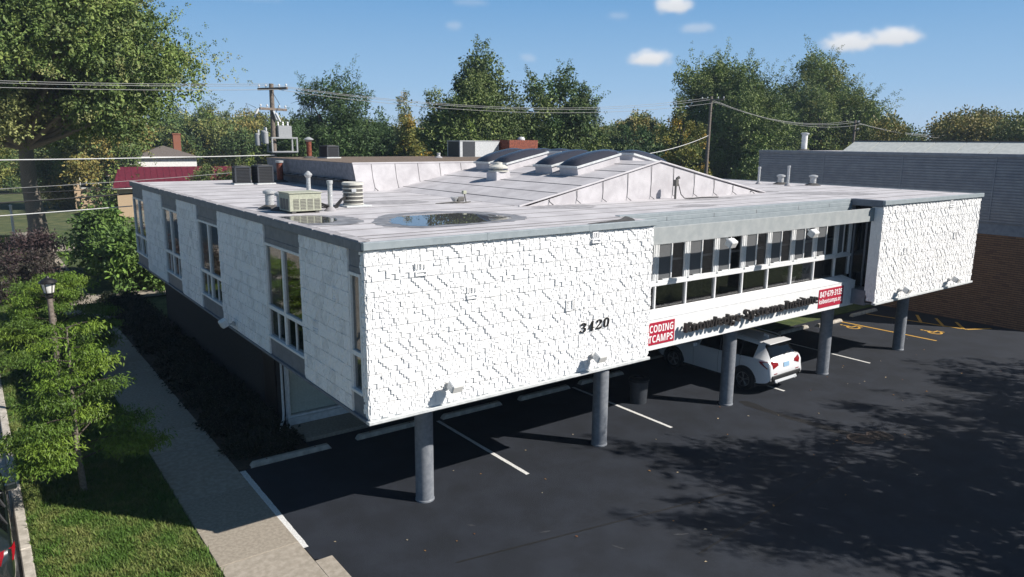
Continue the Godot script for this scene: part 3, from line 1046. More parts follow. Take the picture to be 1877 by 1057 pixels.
func middle_bays(B: Node3D) -> void:
	var posts := [7.70, 8.95, 10.19, 11.44, 12.69, 13.93, 15.18, 16.42, 17.67, 18.92]
	var z := ZW
	# header above the windows and end filler behind the left block
	var st := mb()
	box(st, Vector3(W1 + 0.002, 5.28, z - 0.12), Vector3(18.655, 5.90, z + 0.04))
	obj("header", st, M.white_paint, B)
	# posts
	for i in posts.size():
		st = mb()
		var x: float = posts[i]
		if x > 18.7:
			x = 18.56
		box(st, Vector3(x - 0.03, 3.50, z - 0.06), Vector3(x + 0.03, 4.12, z + 0.05), 0.006)
		box(st, Vector3(x - 0.062, 4.205, z - 0.06), Vector3(x - 0.005, 5.279, z + 0.045), 0.006)
		box(st, Vector3(x + 0.02, 4.205, z - 0.06), Vector3(x + 0.062, 5.279, z + 0.02), 0.006)
		obj("post", st, M.white_frame, B)
	st = mb()
	box(st, Vector3(W1 + 0.002, 4.122, z - 0.06), Vector3(18.655, 4.203, z + 0.06), 0.006)
	obj("transom", st, M.white_frame, B)
	for i in posts.size() - 1:
		var xa: float = posts[i]
		var xb: float = minf(posts[i + 1], 18.56)
		# upper sliding window: frame, screened left sash, glazed right sash
		st = mb()
		var l := xa + 0.066
		var rr := xb - 0.066
		var mid := l + (rr - l) * 0.49
		box(st, Vector3(l, 4.206, z - 0.03), Vector3(rr, 4.266, z + 0.055), 0.005)
		box(st, Vector3(l, 5.225, z - 0.03), Vector3(rr, 5.278, z + 0.035), 0.005)
		box(st, Vector3(l, 4.266, z - 0.03), Vector3(l + 0.045, 5.225, z + 0.033), 0.005)
		box(st, Vector3(rr - 0.045, 4.266, z - 0.03), Vector3(rr, 5.225, z + 0.033), 0.005)
		box(st, Vector3(mid - 0.022, 4.266, z - 0.03), Vector3(mid + 0.022, 5.225, z + 0.036), 0.005)
		box(st, Vector3(l + 0.2, 4.266, z + 0.012), Vector3(mid - 0.06, 4.292, z + 0.048))
		var w := obj("sliding_window", st, M.white_frame, B)
		pane(w, Vector3(l + 0.045, 4.266, z - 0.012), Vector3(mid - 0.022, 5.225, z - 0.006), M.glass)
		pane(w, Vector3(mid + 0.022, 4.266, z - 0.022), Vector3(rr - 0.045, 5.225, z - 0.016), M.glass)
		st = mb()
		box(st, Vector3(l + 0.046, 4.295, z + 0.006), Vector3(mid - 0.023, 5.224, z + 0.009))
		obj("insect_screen", st, M.screen, w)
		# lower fixed pane
		st = mb()
		box(st, Vector3(xa + 0.031, 3.505, z - 0.012), Vector3(xb - 0.031, 4.12, z - 0.004))
		var lw := obj("fixed_pane", st, M.glass, B)
		lw.set_meta("label", "wide fixed pane below the sliding window")
	# sill and sign board in front
	st = mb()
	var a := Vector3(W1 + 0.003, 3.385, -0.78)
	var pr := [Vector2(-0.78, 2.565), Vector2(-0.78, 3.385), Vector2(z + 0.03, 3.50), Vector2(z + 0.03, 2.75), Vector2(-0.86, 2.75), Vector2(-0.86, 2.565)]
	for i in pr.size():
		var p: Vector2 = pr[i]
		var q: Vector2 = pr[(i + 1) % pr.size()]
		poly(st, [Vector3(a.x, p.y, p.x), Vector3(18.2, p.y, p.x), Vector3(18.2, q.y, q.x), Vector3(a.x, q.y, q.x)], Vector3(12, 3.0, -0.95))
	for x in [a.x, 18.2]:
		poly(st, [Vector3(x, 2.75, -0.86), Vector3(x, 3.39, -0.86), Vector3(x, 3.5, z + 0.03), Vector3(x, 2.75, z + 0.03)], Vector3(12, 3.0, -1.0))
		poly(st, [Vector3(x, 2.565, -0.78), Vector3(x, 3.385, -0.78), Vector3(x, 3.40, -0.86), Vector3(x, 2.565, -0.86)], Vector3(12, 3.0, -1.0))
	var board := obj("sign_board", st, M.white_paint, B)
	st = mb()
	box(st, Vector3(W1 + 0.004, 3.383, -0.80), Vector3(18.2, 3.396, -0.770))
	obj("drip_edge", st, M.white_paint, board)
	# the free beam in front of the glass
	st = mb()
	box(st, Vector3(W1 + 0.02, 5.43, -0.33), Vector3(W2 + 0.05, 5.855, -0.27), 0.008)
	obj("shade_beam", st, M.beam_grey, B)
	# the room behind
	st = mb()
	box(st, Vector3(W1 + 0.002, 2.985, -5.5), Vector3(18.9, 3.20, z + 0.02))
	obj("room_floor", st, M.interior_floor, B)
	st = mb()
	box(st, Vector3(18.72, 2.985, -5.5), Vector3(19.1, 5.88, z - 0.06))
	obj("inner_wall", st, M.interior, B)
	st = mb()
	box(st, Vector3(W1 - 0.3, 2.985, -5.5), Vector3(W1, 5.88, z - 0.002))
	obj("inner_wall", st, M.interior, B)
	# a rail behind the panes and a few desks
	st = mb()
	box(st, Vector3(W1 + 0.1, 4.70, z - 0.30), Vector3(18.5, 4.76, z - 0.26))
	obj("inner_rail", st, M.white_frame, B)
	for x in [8.6, 10.9, 13.1]:
		st = mb()
		box(st, Vector3(x, 3.86, -3.2), Vector3(x + 1.5, 3.90, -2.4))
		for lx in [0.05, 1.41]:
			box(st, Vector3(x + lx, 3.2, -3.15), Vector3(x + lx + 0.04, 3.86, -2.45))
		tag(obj("desk", st, M.interior_floor), ["dim desk behind the strip windows' left end", "dim desk behind the third strip window from the left", "dim desk behind the middle of the strip windows"][int((x - 8.5) / 2.2)], "desk", "desks behind the strip windows")
	for q in [[15.85, -1.75, 0.0], [16.85, -1.8, 1.0]]:
		var t := thing("potted_plant", "leafy plant in a pale ribbed pot inside the strip window" if q[2] == 0.0 else "pale pot plant in the shaded strip window near the phone banner", "plant", Vector3(q[0], 3.2, q[1]))
		st = mb()
		lathe(st, Vector3.ZERO, [Vector2(0.12, 0.0), Vector2(0.15, 0.13), Vector2(0.14, 0.14), Vector2(0.18, 0.27), Vector2(0.17, 0.28), Vector2(0.21, 0.42), Vector2(0.19, 0.42), Vector2(0.18, 0.36), Vector2(0.0, 0.36)], 18)
		obj("pot", st, M.galvanised, t)
		st = mb()
		var r := RandomNumberGenerator.new()
		r.seed = int(q[0] * 10)
		for i in 40:
			var an := r.randf() * TAU
			var d := Vector3(cos(an), r.randf_range(0.2, 1.6), sin(an)).normalized()
			var l := r.randf_range(0.25, 0.45)
			var s := d.cross(Vector3.UP).normalized() * 0.035
			var o := Vector3(0, 0.36, 0)
			var e := o + d * l
			tri(st, o, o + d * l * 0.6 + s, e)
			tri(st, o, e, o + d * l * 0.6 - s)
		obj("leaves", st, plain(lin(0.05, 0.11, 0.03), 0.5), t)

func office_roof(B: Node3D) -> void:
	var st := mb()
	var out := PackedVector2Array([Vector2(0.03, -0.001), Vector2(W1, -0.001), Vector2(W1, -1.06), Vector2(W2, -1.06), Vector2(W2, -0.001), Vector2(W3 - 0.02, -0.001), Vector2(W3 - 0.02, ZB), Vector2(0.03, ZB)])
	var idx := Geometry2D.triangulate_polygon(out)
	for y in [5.98, RF]:
		for i in range(0, idx.size(), 3):
			poly(st, [Vector3(out[idx[i]].x, y, out[idx[i]].y), Vector3(out[idx[i + 1]].x, y, out[idx[i + 1]].y), Vector3(out[idx[i + 2]].x, y, out[idx[i + 2]].y)], Vector3(out[idx[i]].x, 6.03, out[idx[i]].y))
	for i in out.size():
		var p := out[i]
		var q := out[(i + 1) % out.size()]
		poly(st, [Vector3(p.x, 5.98, p.y), Vector3(q.x, 5.98, q.y), Vector3(q.x, RF, q.y), Vector3(p.x, RF, p.y)], Vector3(12, 6, -11))
	var roof := obj("roof", st, M.roof, B)
	# stepped edge over the recessed middle
	for q in [[5.66, 5.885, -1.00, M.trim_light], [5.888, 6.005, -1.025, M.trim_light], [6.008, 6.10, -1.05, M.trim_light]]:
		st = mb()
		box(st, Vector3(W1 - 0.05, q[0], -1.22), Vector3(W2 - 0.062, q[1], q[2]), 0.008)
		obj("edge_strip", st, q[3], B)
	st = mb()
	for x in [9.0, 10.9, 12.8, 14.9, 16.6]:
		box(st, Vector3(x, 5.89, -1.022), Vector3(x + 0.012, 6.0, -1.019))
	obj("strip_joint", st, M.seam, B)
	st = mb()
	box(st, Vector3(W1 + 0.003, 5.64, z_in(-1.28)), Vector3(18.65, 5.675, -1.02))
	obj("soffit", st, M.white_paint, B)
	# low ridge roof with skylights
	var yr := 7.27
	var x0 := 7.0
	var x1 := 18.2
	var xm := 12.6
	var zf := -4.6
	var zb := -12.9
	st = mb()
	poly(st, [Vector3(x0, RF + 0.004, zf), Vector3(xm, yr, zf), Vector3(xm, yr, zb), Vector3(x0, RF + 0.004, zb)], Vector3(xm, 0, -9))
	poly(st, [Vector3(x1, RF + 0.004, zf), Vector3(xm, yr, zf), Vector3(xm, yr, zb), Vector3(x1, RF + 0.004, zb)], Vector3(xm, 0, -9))
	var ridge := obj("ridge_roof", st, M.roof, B)
	st = mb()
	poly(st, [Vector3(x0, RF - 0.05, zf - 0.02), Vector3(xm, yr - 0.04, zf - 0.02), Vector3(x1, RF - 0.05, zf - 0.02)], Vector3(xm, 6, -9))
	obj("gable_wall", st, M.roof, B)
	st = mb()      # rolled edge along the gable
	tube(st, [Vector3(x0 - 0.1, RF + 0.01, zf), Vector3(9.8, 6.68, zf), Vector3(xm, yr + 0.01, zf), Vector3(15.4, 6.68, zf), Vector3(x1 + 0.1, RF + 0.01, zf)], [0.03, 0.035, 0.035, 0.035, 0.03], 6)
	obj("gable_edge", st, M.roof, B)
	# seams: thin tarred laps, each a strip of its own
	var r := RandomNumberGenerator.new()
	r.seed = 71
	for i in 12:
		var t := (i + 0.5) / 12.0
		var left := i < 6
		var f := (i % 6 + 0.6) / 6.2
		var x := lerpf(x0, xm, f) if left else lerpf(x1, xm, f)
		var y := lerpf(RF, yr, f)
		st = mb()
		tube(st, [Vector3(x, y + 0.006, zf), Vector3(x + r.randf_range(-0.03, 0.03), y + 0.006, -8.0), Vector3(x, y + 0.006, zb)], [0.011, 0.011, 0.011], 4)
		obj("seam", st, M.seam, ridge)
	for i in 10:
		var x := 8.0 + i * 1.05
		var top := yr - absf(x - xm) / 5.6 * (yr - RF) - 0.05
		st = mb()
		tube(st, [Vector3(x, top, zf + 0.005), Vector3(x + 0.02, (top + RF) / 2, zf - 0.012), Vector3(x, RF + 0.1, zf - 0.012), Vector3(x + 0.05, RF + 0.005, zf + 0.12)], [0.012, 0.011, 0.012, 0.016], 4)
		obj("seam", st, M.seam, ridge)
	for i in 13:
		var z := -1.9 - i * 0.97 - maxf(0.0, i - 3.0) * 0.65
		var spans := [[0.1, 25.0]] if z > -4.6 else [[0.1, 6.95 if z > -12.6 else 5.4], [18.25 if z > -12.6 else 19.7, 25.0]]
		for s in spans:
			st = mb()
			var dz := r.randf_range(-0.08, 0.08)
			tube(st, [Vector3(s[0], RF + 0.003, z + dz), Vector3((s[0] + s[1]) / 2, RF + 0.003, z + dz + r.randf_range(-0.04, 0.04)), Vector3(s[1], RF + 0.003, z + dz)], [0.006, 0.006, 0.006], 4)
			obj("seam", st, M.seam, roof)
	for q in [[0.1, -0.95, 7.3], [18.2, -0.95, 25.0], [0.1, -0.55, 7.0]]:
		st = mb()
		tube(st, [Vector3(q[0], RF + 0.003, q[1]), Vector3(q[2], RF + 0.003, q[1] + 0.03)], [0.009, 0.009], 4)
		obj("seam", st, M.seam, roof)
	# dirty rings and stains left by dried water
	var stains := [[[Vector2(7.2, -4.4), Vector2(8.3, -4.45), Vector2(9.0, -3.9), Vector2(8.3, -3.2), Vector2(7.4, -3.6)], 0.05], [[Vector2(18.4, -4.2), Vector2(20.2, -4.0), Vector2(21.6, -2.6), Vector2(21.0, -1.9), Vector2(19.0, -3.0)], 0.06], [[Vector2(10.8, -2.4), Vector2(11.9, -2.5), Vector2(12.3, -2.0), Vector2(11.3, -1.8)], 0.04], [[Vector2(18.5, -5.4), Vector2(19.4, -5.2), Vector2(19.2, -4.6), Vector2(18.5, -4.8)], 0.04], [[Vector2(12.9, -3.9), Vector2(14.6, -4.0), Vector2(15.2, -3.5), Vector2(13.4, -3.4)], 0.05], [[Vector2(0.9, -8.9), Vector2(2.0, -9.0), Vector2(2.1, -8.3), Vector2(1.1, -8.2)], 0.05], [[Vector2(3.6, -8.0), Vector2(5.0, -8.4), Vector2(5.6, -7.4), Vector2(4.4, -7.0)], 0.05], [[Vector2(2.2, -12.4), Vector2(4.0, -13.2), Vector2(4.6, -12.6), Vector2(3.0, -11.9)], 0.05]]
	for s in stains:
		st = mb()
		sheet(st, blob(s[0], s[1], r.randi(), 8), RF + 0.0045)
		obj("stain", st, M.roof_grime, roof)
	# tar repair where the edge bends
	st = mb()
	sheet(st, blob([Vector2(5.6, -0.30), Vector2(6.7, -0.5), Vector2(7.5, -1.02), Vector2(6.9, -0.12), Vector2(6.0, -0.16)], 0.015, 5, 6), RF + 0.0085)
	obj("tar_repair", st, M.tar, roof)
	# ---- raised flat roof at the back
	var rx0 := 5.6
	var rx1 := 19.6
	var rz0 := -12.7
	var rz1 := -21.95
	var top := 7.06
	st = mb()
	box(st, Vector3(rx0 + 0.25, RF - 0.02, rz1), Vector3(rx1, top - 0.03, rz0 - 0.02))
	var raised := obj("raised_roof", st, M.membrane_dark, B)
	st = mb()      # its front face in pale membrane
	poly(st, [Vector3(rx0 + 0.12, RF + 0.0, rz0 + 0.12), Vector3(rx1, RF, rz0 + 0.12), Vector3(rx1, top, rz0), Vector3(rx0, top, rz0)], Vector3(12, 6, -15))
	poly(st, [Vector3(rx0 + 0.12, RF, rz0 + 0.12), Vector3(rx0, top, rz0), Vector3(rx0 + 0.3, top, rz0 - 0.02), Vector3(rx0 + 0.3, RF, rz0 - 0.02)], Vector3(12, 6, -15))
	obj("front_face", st, M.roof, raised)
	for i in 6:
		var x := rx0 + 0.75 + i * 0.95
		st = mb()
		tube(st, [Vector3(x - 0.03, top, rz0 + 0.004), Vector3(x, 6.5, rz0 + 0.07), Vector3(x + 0.05, RF + 0.1, rz0 + 0.11), Vector3(x + 0.1, RF + 0.006, rz0 + 0.25)], [0.012, 0.011, 0.013, 0.02], 4)
		obj("seam", st, M.seam, raised)
	st = mb()      # dark overhanging flashing on its left side, gutter ledge below
	poly(st, [Vector3(rx0, top, rz0), Vector3(rx0, top, rz1), Vector3(rx0 + 0.10, 6.46, rz1), Vector3(rx0 + 0.10, 6.46, rz0 - 0.5)], Vector3(12, 6.6, -16))
	poly(st, [Vector3(rx0 + 0.10, 6.46, rz0 - 0.5), Vector3(rx0, top, rz0), Vector3(rx0 + 0.12, 6.46, rz0 - 0.1)], Vector3(12, 6.6, -16))
	obj("side_flashing", st, M.membrane_dark, raised)
	st = mb()
	box(st, Vector3(rx0 - 0.12, 6.36, rz1), Vector3(rx0 + 0.24, 6.44, rz0 - 0.9), 0.01)
	obj("gutter_ledge", st, M.tar, raised)
	st = mb()
	for i in 9:
		var z := rz0 - 1.2 - i * 0.9 + r.randf_range(-0.2, 0.2)
		box(st, Vector3(rx0 - 0.1, 6.44, z - 0.2), Vector3(rx0 + 0.1, 6.46, z), 0.004)
	obj("ledge_patch", st, M.roof_grime, raised)
	st = mb()
	box(st, Vector3(rx0 + 0.01, top - 0.04, rz1), Vector3(rx1, top + 0.012, rz0 - 0.01), 0.004)
	obj("gravel_top", st, M.gravel_roof, raised)
	st = mb()
	box(st, Vector3(rx0 - 0.02, top - 0.03, rz0 - 0.02), Vector3(rx1, top + 0.03, rz0 + 0.02), 0.01)
	obj("rim", st, M.roof, raised)
	# ---- skylights
	var s := (yr - RF) / (xm - x0)
	for side in [-1.0, 1.0]:
		for zc in [-6.6, -7.9, -10.45, -11.6]:
			var along := Vector3(-side, s, 0).normalized()       # up the slope
			var nrm := Vector3(side * s, 1, 0).normalized()
			var c := Vector3(xm + side * 1.22, yr - 1.22 * s, zc)
			skylight(B, Transform3D(Basis(along, nrm, along.cross(nrm)), c))

func z_in(z: float) -> float:
	return z

func skylight(B: Node3D, t: Transform3D) -> void:
	var st := mb()
	xbox(st, t * Transform3D(Basis.IDENTITY, Vector3(0, 0.10, 0)), Vector3(0.97, 0.16, 0.45), 0.02)
	var sk := obj("skylight", st, M.roof, B)
	st = mb()
	for q in [[0, 0.49, 1.01, 0.02], [0, -0.49, 1.01, 0.02]]:
		xbox(st, t * Transform3D(Basis.IDENTITY, Vector3(q[0], 0.265, q[1])), Vector3(q[2], 0.035, q[3]), 0.006)
	for q in [0.99, -0.99]:
		xbox(st, t * Transform3D(Basis.IDENTITY, Vector3(q, 0.265, 0)), Vector3(0.02, 0.035, 0.469), 0.006)
	obj("frame", st, M.edge_pale, sk)
	st = mb()
	st.set_smooth_group(1)
	var n := 14
	var k := 8
	for i in n:
		for j in k:
			var q := []
			for c in [[0, 0], [1, 0], [1, 1], [0, 1]]:
				var u: float = -1.0 + 2.0 * (i + c[0]) / n
				var v: float = -1.0 + 2.0 * (j + c[1]) / k
				q.append(t * Vector3(u * 0.97, 0.285 + 0.24 * sqrt(maxf(0.0, (1.0 - pow(absf(u), 2.6)) * (1.0 - pow(absf(v), 2.6)))), v * 0.47))
			poly(st, q, t * Vector3(0, -0.6, 0))
	obj("dome", st, M.dome, sk)

func ground_floor(B: Node3D) -> void:
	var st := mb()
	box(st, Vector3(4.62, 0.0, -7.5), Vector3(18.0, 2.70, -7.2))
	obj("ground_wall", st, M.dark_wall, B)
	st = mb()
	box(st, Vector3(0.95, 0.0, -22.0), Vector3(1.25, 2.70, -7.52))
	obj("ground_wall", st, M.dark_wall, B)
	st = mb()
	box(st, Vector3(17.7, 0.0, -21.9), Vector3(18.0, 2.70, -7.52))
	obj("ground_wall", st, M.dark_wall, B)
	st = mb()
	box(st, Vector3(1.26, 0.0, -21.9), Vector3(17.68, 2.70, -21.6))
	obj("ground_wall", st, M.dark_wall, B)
	# shop window with closed blinds at the left corner
	st = mb()
	box(st, Vector3(0.95, 0.0, -7.42), Vector3(4.60, 0.30, -7.18), 0.01)
	box(st, Vector3(0.96, 0.30, -7.40), Vector3(1.04, 2.69, -7.22), 0.006)
	box(st, Vector3(4.50, 0.30, -7.40), Vector3(4.58, 2.69, -7.22), 0.006)
	box(st, Vector3(2.72, 0.36, -7.40), Vector3(2.79, 2.60, -7.22), 0.006)
	box(st, Vector3(1.04, 0.30, -7.38), Vector3(4.50, 0.36, -7.24))
	box(st, Vector3(1.04, 2.60, -7.38), Vector3(4.50, 2.69, -7.24))
	var w := obj("shop_window", st, M.edge_pale, B)
	pane(w, Vector3(1.04, 0.36, -7.30), Vector3(2.72, 2.60, -7.29), M.glass_clear)
	pane(w, Vector3(2.79, 0.36, -7.30), Vector3(4.50, 2.60, -7.29), M.glass_clear)
	var slat := mb()
	xbox(slat, Transform3D(Basis(Vector3.UP, 0.16), Vector3.ZERO), Vector3(0.044, 1.12, 0.002))
	var sm := done(slat)
	for i in 42:
		var o := put_mesh(sm, "blind_slat", M.blind, w)
		o.position = Vector3(1.08 + i * 0.082, 1.48, -7.40)
	# door with glass in the side wall of the ground floor, and a few plain windows
	st = mb()
	box(st, Vector3(0.90, 0.02, -9.0), Vector3(0.948, 2.25, -8.0), 0.006)
	obj("door", st, M.black, B)
	for x in [6.0, 9.0, 12.2, 15.0]:
		st = mb()
		box(st, Vector3(x, 0.9, -7.198), Vector3(x + 1.9, 2.3, -7.15), 0.01)
		var f := obj("ground_window", st, M.trim_grey, B)
		pane(f, Vector3(x + 0.06, 0.96, -7.149), Vector3(x + 1.84, 2.24, -7.14), M.glass_dark)
	# down pipe at the corner
	st = mb()
	tube(st, [Vector3(0.86, 2.70, -7.30), Vector3(0.86, 0.45, -7.30), Vector3(0.82, 0.30, -7.22), Vector3(0.72, 0.22, -7.10), Vector3(0.66, 0.05, -7.02)], [0.035, 0.035, 0.035, 0.035, 0.035], 8)
	obj("down_pipe", st, M.edge_pale, B)

# ---------------------------------------------------------------- signs and lamps on the building
func text_mesh(s: String, size: float, depth: float, serif := false, italic := false) -> TextMesh:
	var f := SystemFont.new()
	f.font_names = PackedStringArray(["Droid Serif"] if serif else ["Droid Sans"])
	f.font_weight = 700
	f.font_italic = italic
	var t := TextMesh.new()
	t.text = s
	t.font = f
	t.font_size = 64
	t.pixel_size = size / 64.0
	t.depth = depth
	t.curve_step = 1.0
	return t

# lettering scaled to a given width and height, its lower left corner at «at»; front faces +z
func lettering(parent: Node3D, called: String, s: String, at: Vector3, width: float, height: float, depth: float, m: Material, serif := false, italic := false, slant := 0.0) -> void:
	var t := text_mesh(s, 1.0, 1.0, serif, italic)
	var bb := t.get_aabb()
	var o := put_mesh(t, called, m, parent)
	var b := Basis(Vector3(width / bb.size.x, 0, 0), Vector3(slant * height / bb.size.y, height / bb.size.y, 0), Vector3(0, 0, depth / maxf(bb.size.z, 0.001)))
	o.transform = Transform3D(b, at - b * bb.position)

func build_signs() -> void:
	var zf := -0.78
	# big free-standing letters
	var t := thing("company_sign", "row of raised dark letters on the long white sign board", "sign", Vector3(9.55, 2.83, zf))
	# x ranges of the words on the board
	lettering(t, "word", "Knowledge", Vector3(-0.10, 0.0, 0.13), 2.34, 0.36, 0.10, M.letter)
	lettering(t, "word", "Systems", Vector3(2.42, 0.02, 0.13), 1.88, 0.36, 0.10, M.letter)
	lettering(t, "word", "Institute", Vector3(4.42, 0.12, 0.13), 1.70, 0.29, 0.10, M.letter)
	var st := mb()
	for q in [[-0.10, 2.24], [2.42, 4.30], [4.42, 6.12]]:
		box(st, Vector3(q[0], 0.16, 0.10), Vector3(q[1], 0.18, 0.128))
		for k in 4:
			var x: float = lerpf(q[0] + 0.1, q[1] - 0.1, k / 3.0)
			box(st, Vector3(x, 0.158, 0.0), Vector3(x + 0.02, 0.182, 0.10))
	obj("mounting_rail", st, M.letter, t)
	# red banners
	t = thing("coding_banner", "red banner with large white capitals at the sign board's left end", "banner", Vector3(7.55, 2.70, zf))
	st = mb()
	box(st, Vector3(0.0, 0.0, 0.003), Vector3(1.68, 0.60, 0.014), 0.002)
	obj("panel", st, M.red_sign, t)
	lettering(t, "word", "CODING", Vector3(0.72, 0.33, 0.0145), 0.90, 0.20, 0.003, M.white_print)
	lettering(t, "word", "BOOTCAMPS", Vector3(0.18, 0.06, 0.0145), 1.44, 0.20, 0.003, M.white_print)
	t = thing("phone_banner", "red banner with a white phone number at the sign board's right end", "banner", Vector3(16.05, 2.68, zf))
	st = mb()
	box(st, Vector3(0.0, 0.0, 0.003), Vector3(1.44, 0.61, 0.014), 0.002)
	obj("panel", st, M.red_sign, t)
	lettering(t, "word", "847·679·3135", Vector3(0.06, 0.34, 0.0145), 1.30, 0.20, 0.003, M.white_print)
	lettering(t, "word", "ksibootcamps.org", Vector3(0.04, 0.09, 0.0145), 1.34, 0.20, 0.003, M.white_print)
	# house number
	t = thing("house_number", "black house number 3420 on the white stone wall", "number", Vector3(5.14, 3.69, 0.036))
	lettering(t, "numeral", "3", Vector3(0.00, 0.0, 0.002), 0.17, 0.22, 0.016, M.black, true, true, 0.12)
	lettering(t, "numeral", "4", Vector3(0.235, 0.01, 0.002), 0.18, 0.22, 0.016, M.black, true, true, 0.12)
	lettering(t, "numeral", "2", Vector3(0.475, 0.02, 0.002), 0.17, 0.22, 0.016, M.black, true, true, 0.12)
	lettering(t, "numeral", "0", Vector3(0.70, 0.03, 0.002), 0.175, 0.22, 0.016, M.black, true, true, 0.12)
	# flood lamps
	var spots := [[Vector3(1.70, 3.16, 0.05), "white floodlight low on the left stone block nearest the corner column"], [Vector3(5.52, 3.10, 0.05), "white floodlight below the house number on the stone wall"], [Vector3(19.55, 3.04, 0.05), "small white floodlight at the left foot of the right stone block"], [Vector3(23.2, 3.02, 0.05), "small white floodlight at the right foot of the right stone block"]]
	for q in spots:
		flood(q[0], 0.0, q[1], false)
	flood(Vector3(10.50, 5.43, -0.33), 0.0, "white floodlight hung under the beam above the third strip window", true)
	flood(Vector3(14.30, 5.43, -0.33), 0.0, "white floodlight hung under the beam above the sixth strip window", true)
	flood(Vector3(-0.05, 2.95, -8.2), -PI / 2, "white floodlight low on the shaded left side of the building", false)

func flood(at: Vector3, turn: float, label: String, hung: bool) -> void:
	var t := thing("floodlight", label, "floodlight", at, turn, "floodlights on the office")
	var st := mb()
	var head := Transform3D(Basis(Vector3.RIGHT, 0.45), Vector3(0.0, 0.05, 0.27))
	if hung:
		lathe(st, Vector3(0, -0.06, 0.06), [Vector2(0.03, 0), Vector2(0.03, 0.06), Vector2(0.055, 0.06)], 10)
		tube(st, [Vector3(0, -0.05, 0.06), Vector3(0, -0.10, 0.12)], [0.02, 0.02], 8)
		head = Transform3D(Basis(Vector3.RIGHT, 0.5), Vector3(0.0, -0.13, 0.24))
	else:
		xbox(st, Transform3D(Basis.IDENTITY, Vector3(0, 0, 0.02)), Vector3(0.05, 0.06, 0.025), 0.008)
		tube(st, [Vector3(0, 0, 0.03), Vector3(0, 0.0, 0.12), Vector3(0, 0.04, 0.19)], [0.02, 0.02, 0.02], 8)
	obj("bracket", st, M.galvanised, t)
	st = mb()
	xbox(st, head, Vector3(0.135, 0.10, 0.10), 0.02)
	obj("housing", st, M.white_frame, t)
	st = mb()
	xbox(st, head * Transform3D(Basis.IDENTITY, Vector3(0, -0.01, 0.101)), Vector3(0.11, 0.075, 0.006), 0.003)
	obj("lens", st, M.sconce, t)

# ---------------------------------------------------------------- on the roof
func pipe_vent(called: String, label: String, at: Vector3, h: float, r: float, m: Material, cap: int, group := "") -> void:
	var t := thing(called, label, "vent", at, 0.0, group)
	var st := mb()
	lathe(st, Vector3.ZERO, [Vector2(r * 2.6, -0.02), Vector2(r * 2.6, 0.015), Vector2(r * 1.35, 0.09), Vector2(r * 1.1, 0.10)], 16)
	obj("flashing", st, M.tar if r > 0.09 else M.roof_grime, t)
	st = mb()
	lathe(st, Vector3.ZERO, [Vector2(r, 0.0), Vector2(r, h * 0.5), Vector2(r * 1.04, h * 0.5 + 0.004), Vector2(r * 1.04, h * 0.5 + 0.03), Vector2(r, h * 0.5 + 0.035), Vector2(r, h), Vector2(0, h)], 18)
	obj("pipe", st, m, t)
	st = mb()
	if cap == 1:       # cone cap, a double cone on straps
		lathe(st, Vector3(0, h, 0), [Vector2(r * 0.9, -0.02), Vector2(r * 2.0, 0.075), Vector2(r * 2.0, 0.10), Vector2(r * 0.5, 0.19), Vector2(0, 0.195)], 8)
	elif cap == 2:     # low flat hood
		lathe(st, Vector3(0, h, 0), [Vector2(r * 1.02, -0.02), Vector2(r * 1.45, 0.0), Vector2(r * 1.45, 0.06), Vector2(r * 1.2, 0.075), Vector2(r * 0.6, 0.10), Vector2(0, 0.10)], 18)
	else:
		lathe(st, Vector3(0, h, 0), [Vector2(r * 1.25, -0.03), Vector2(r * 1.3, 0.05), Vector2(r * 1.1, 0.06), Vector2(0, 0.06)], 16)
	obj("cap", st, M.galvanised, t)

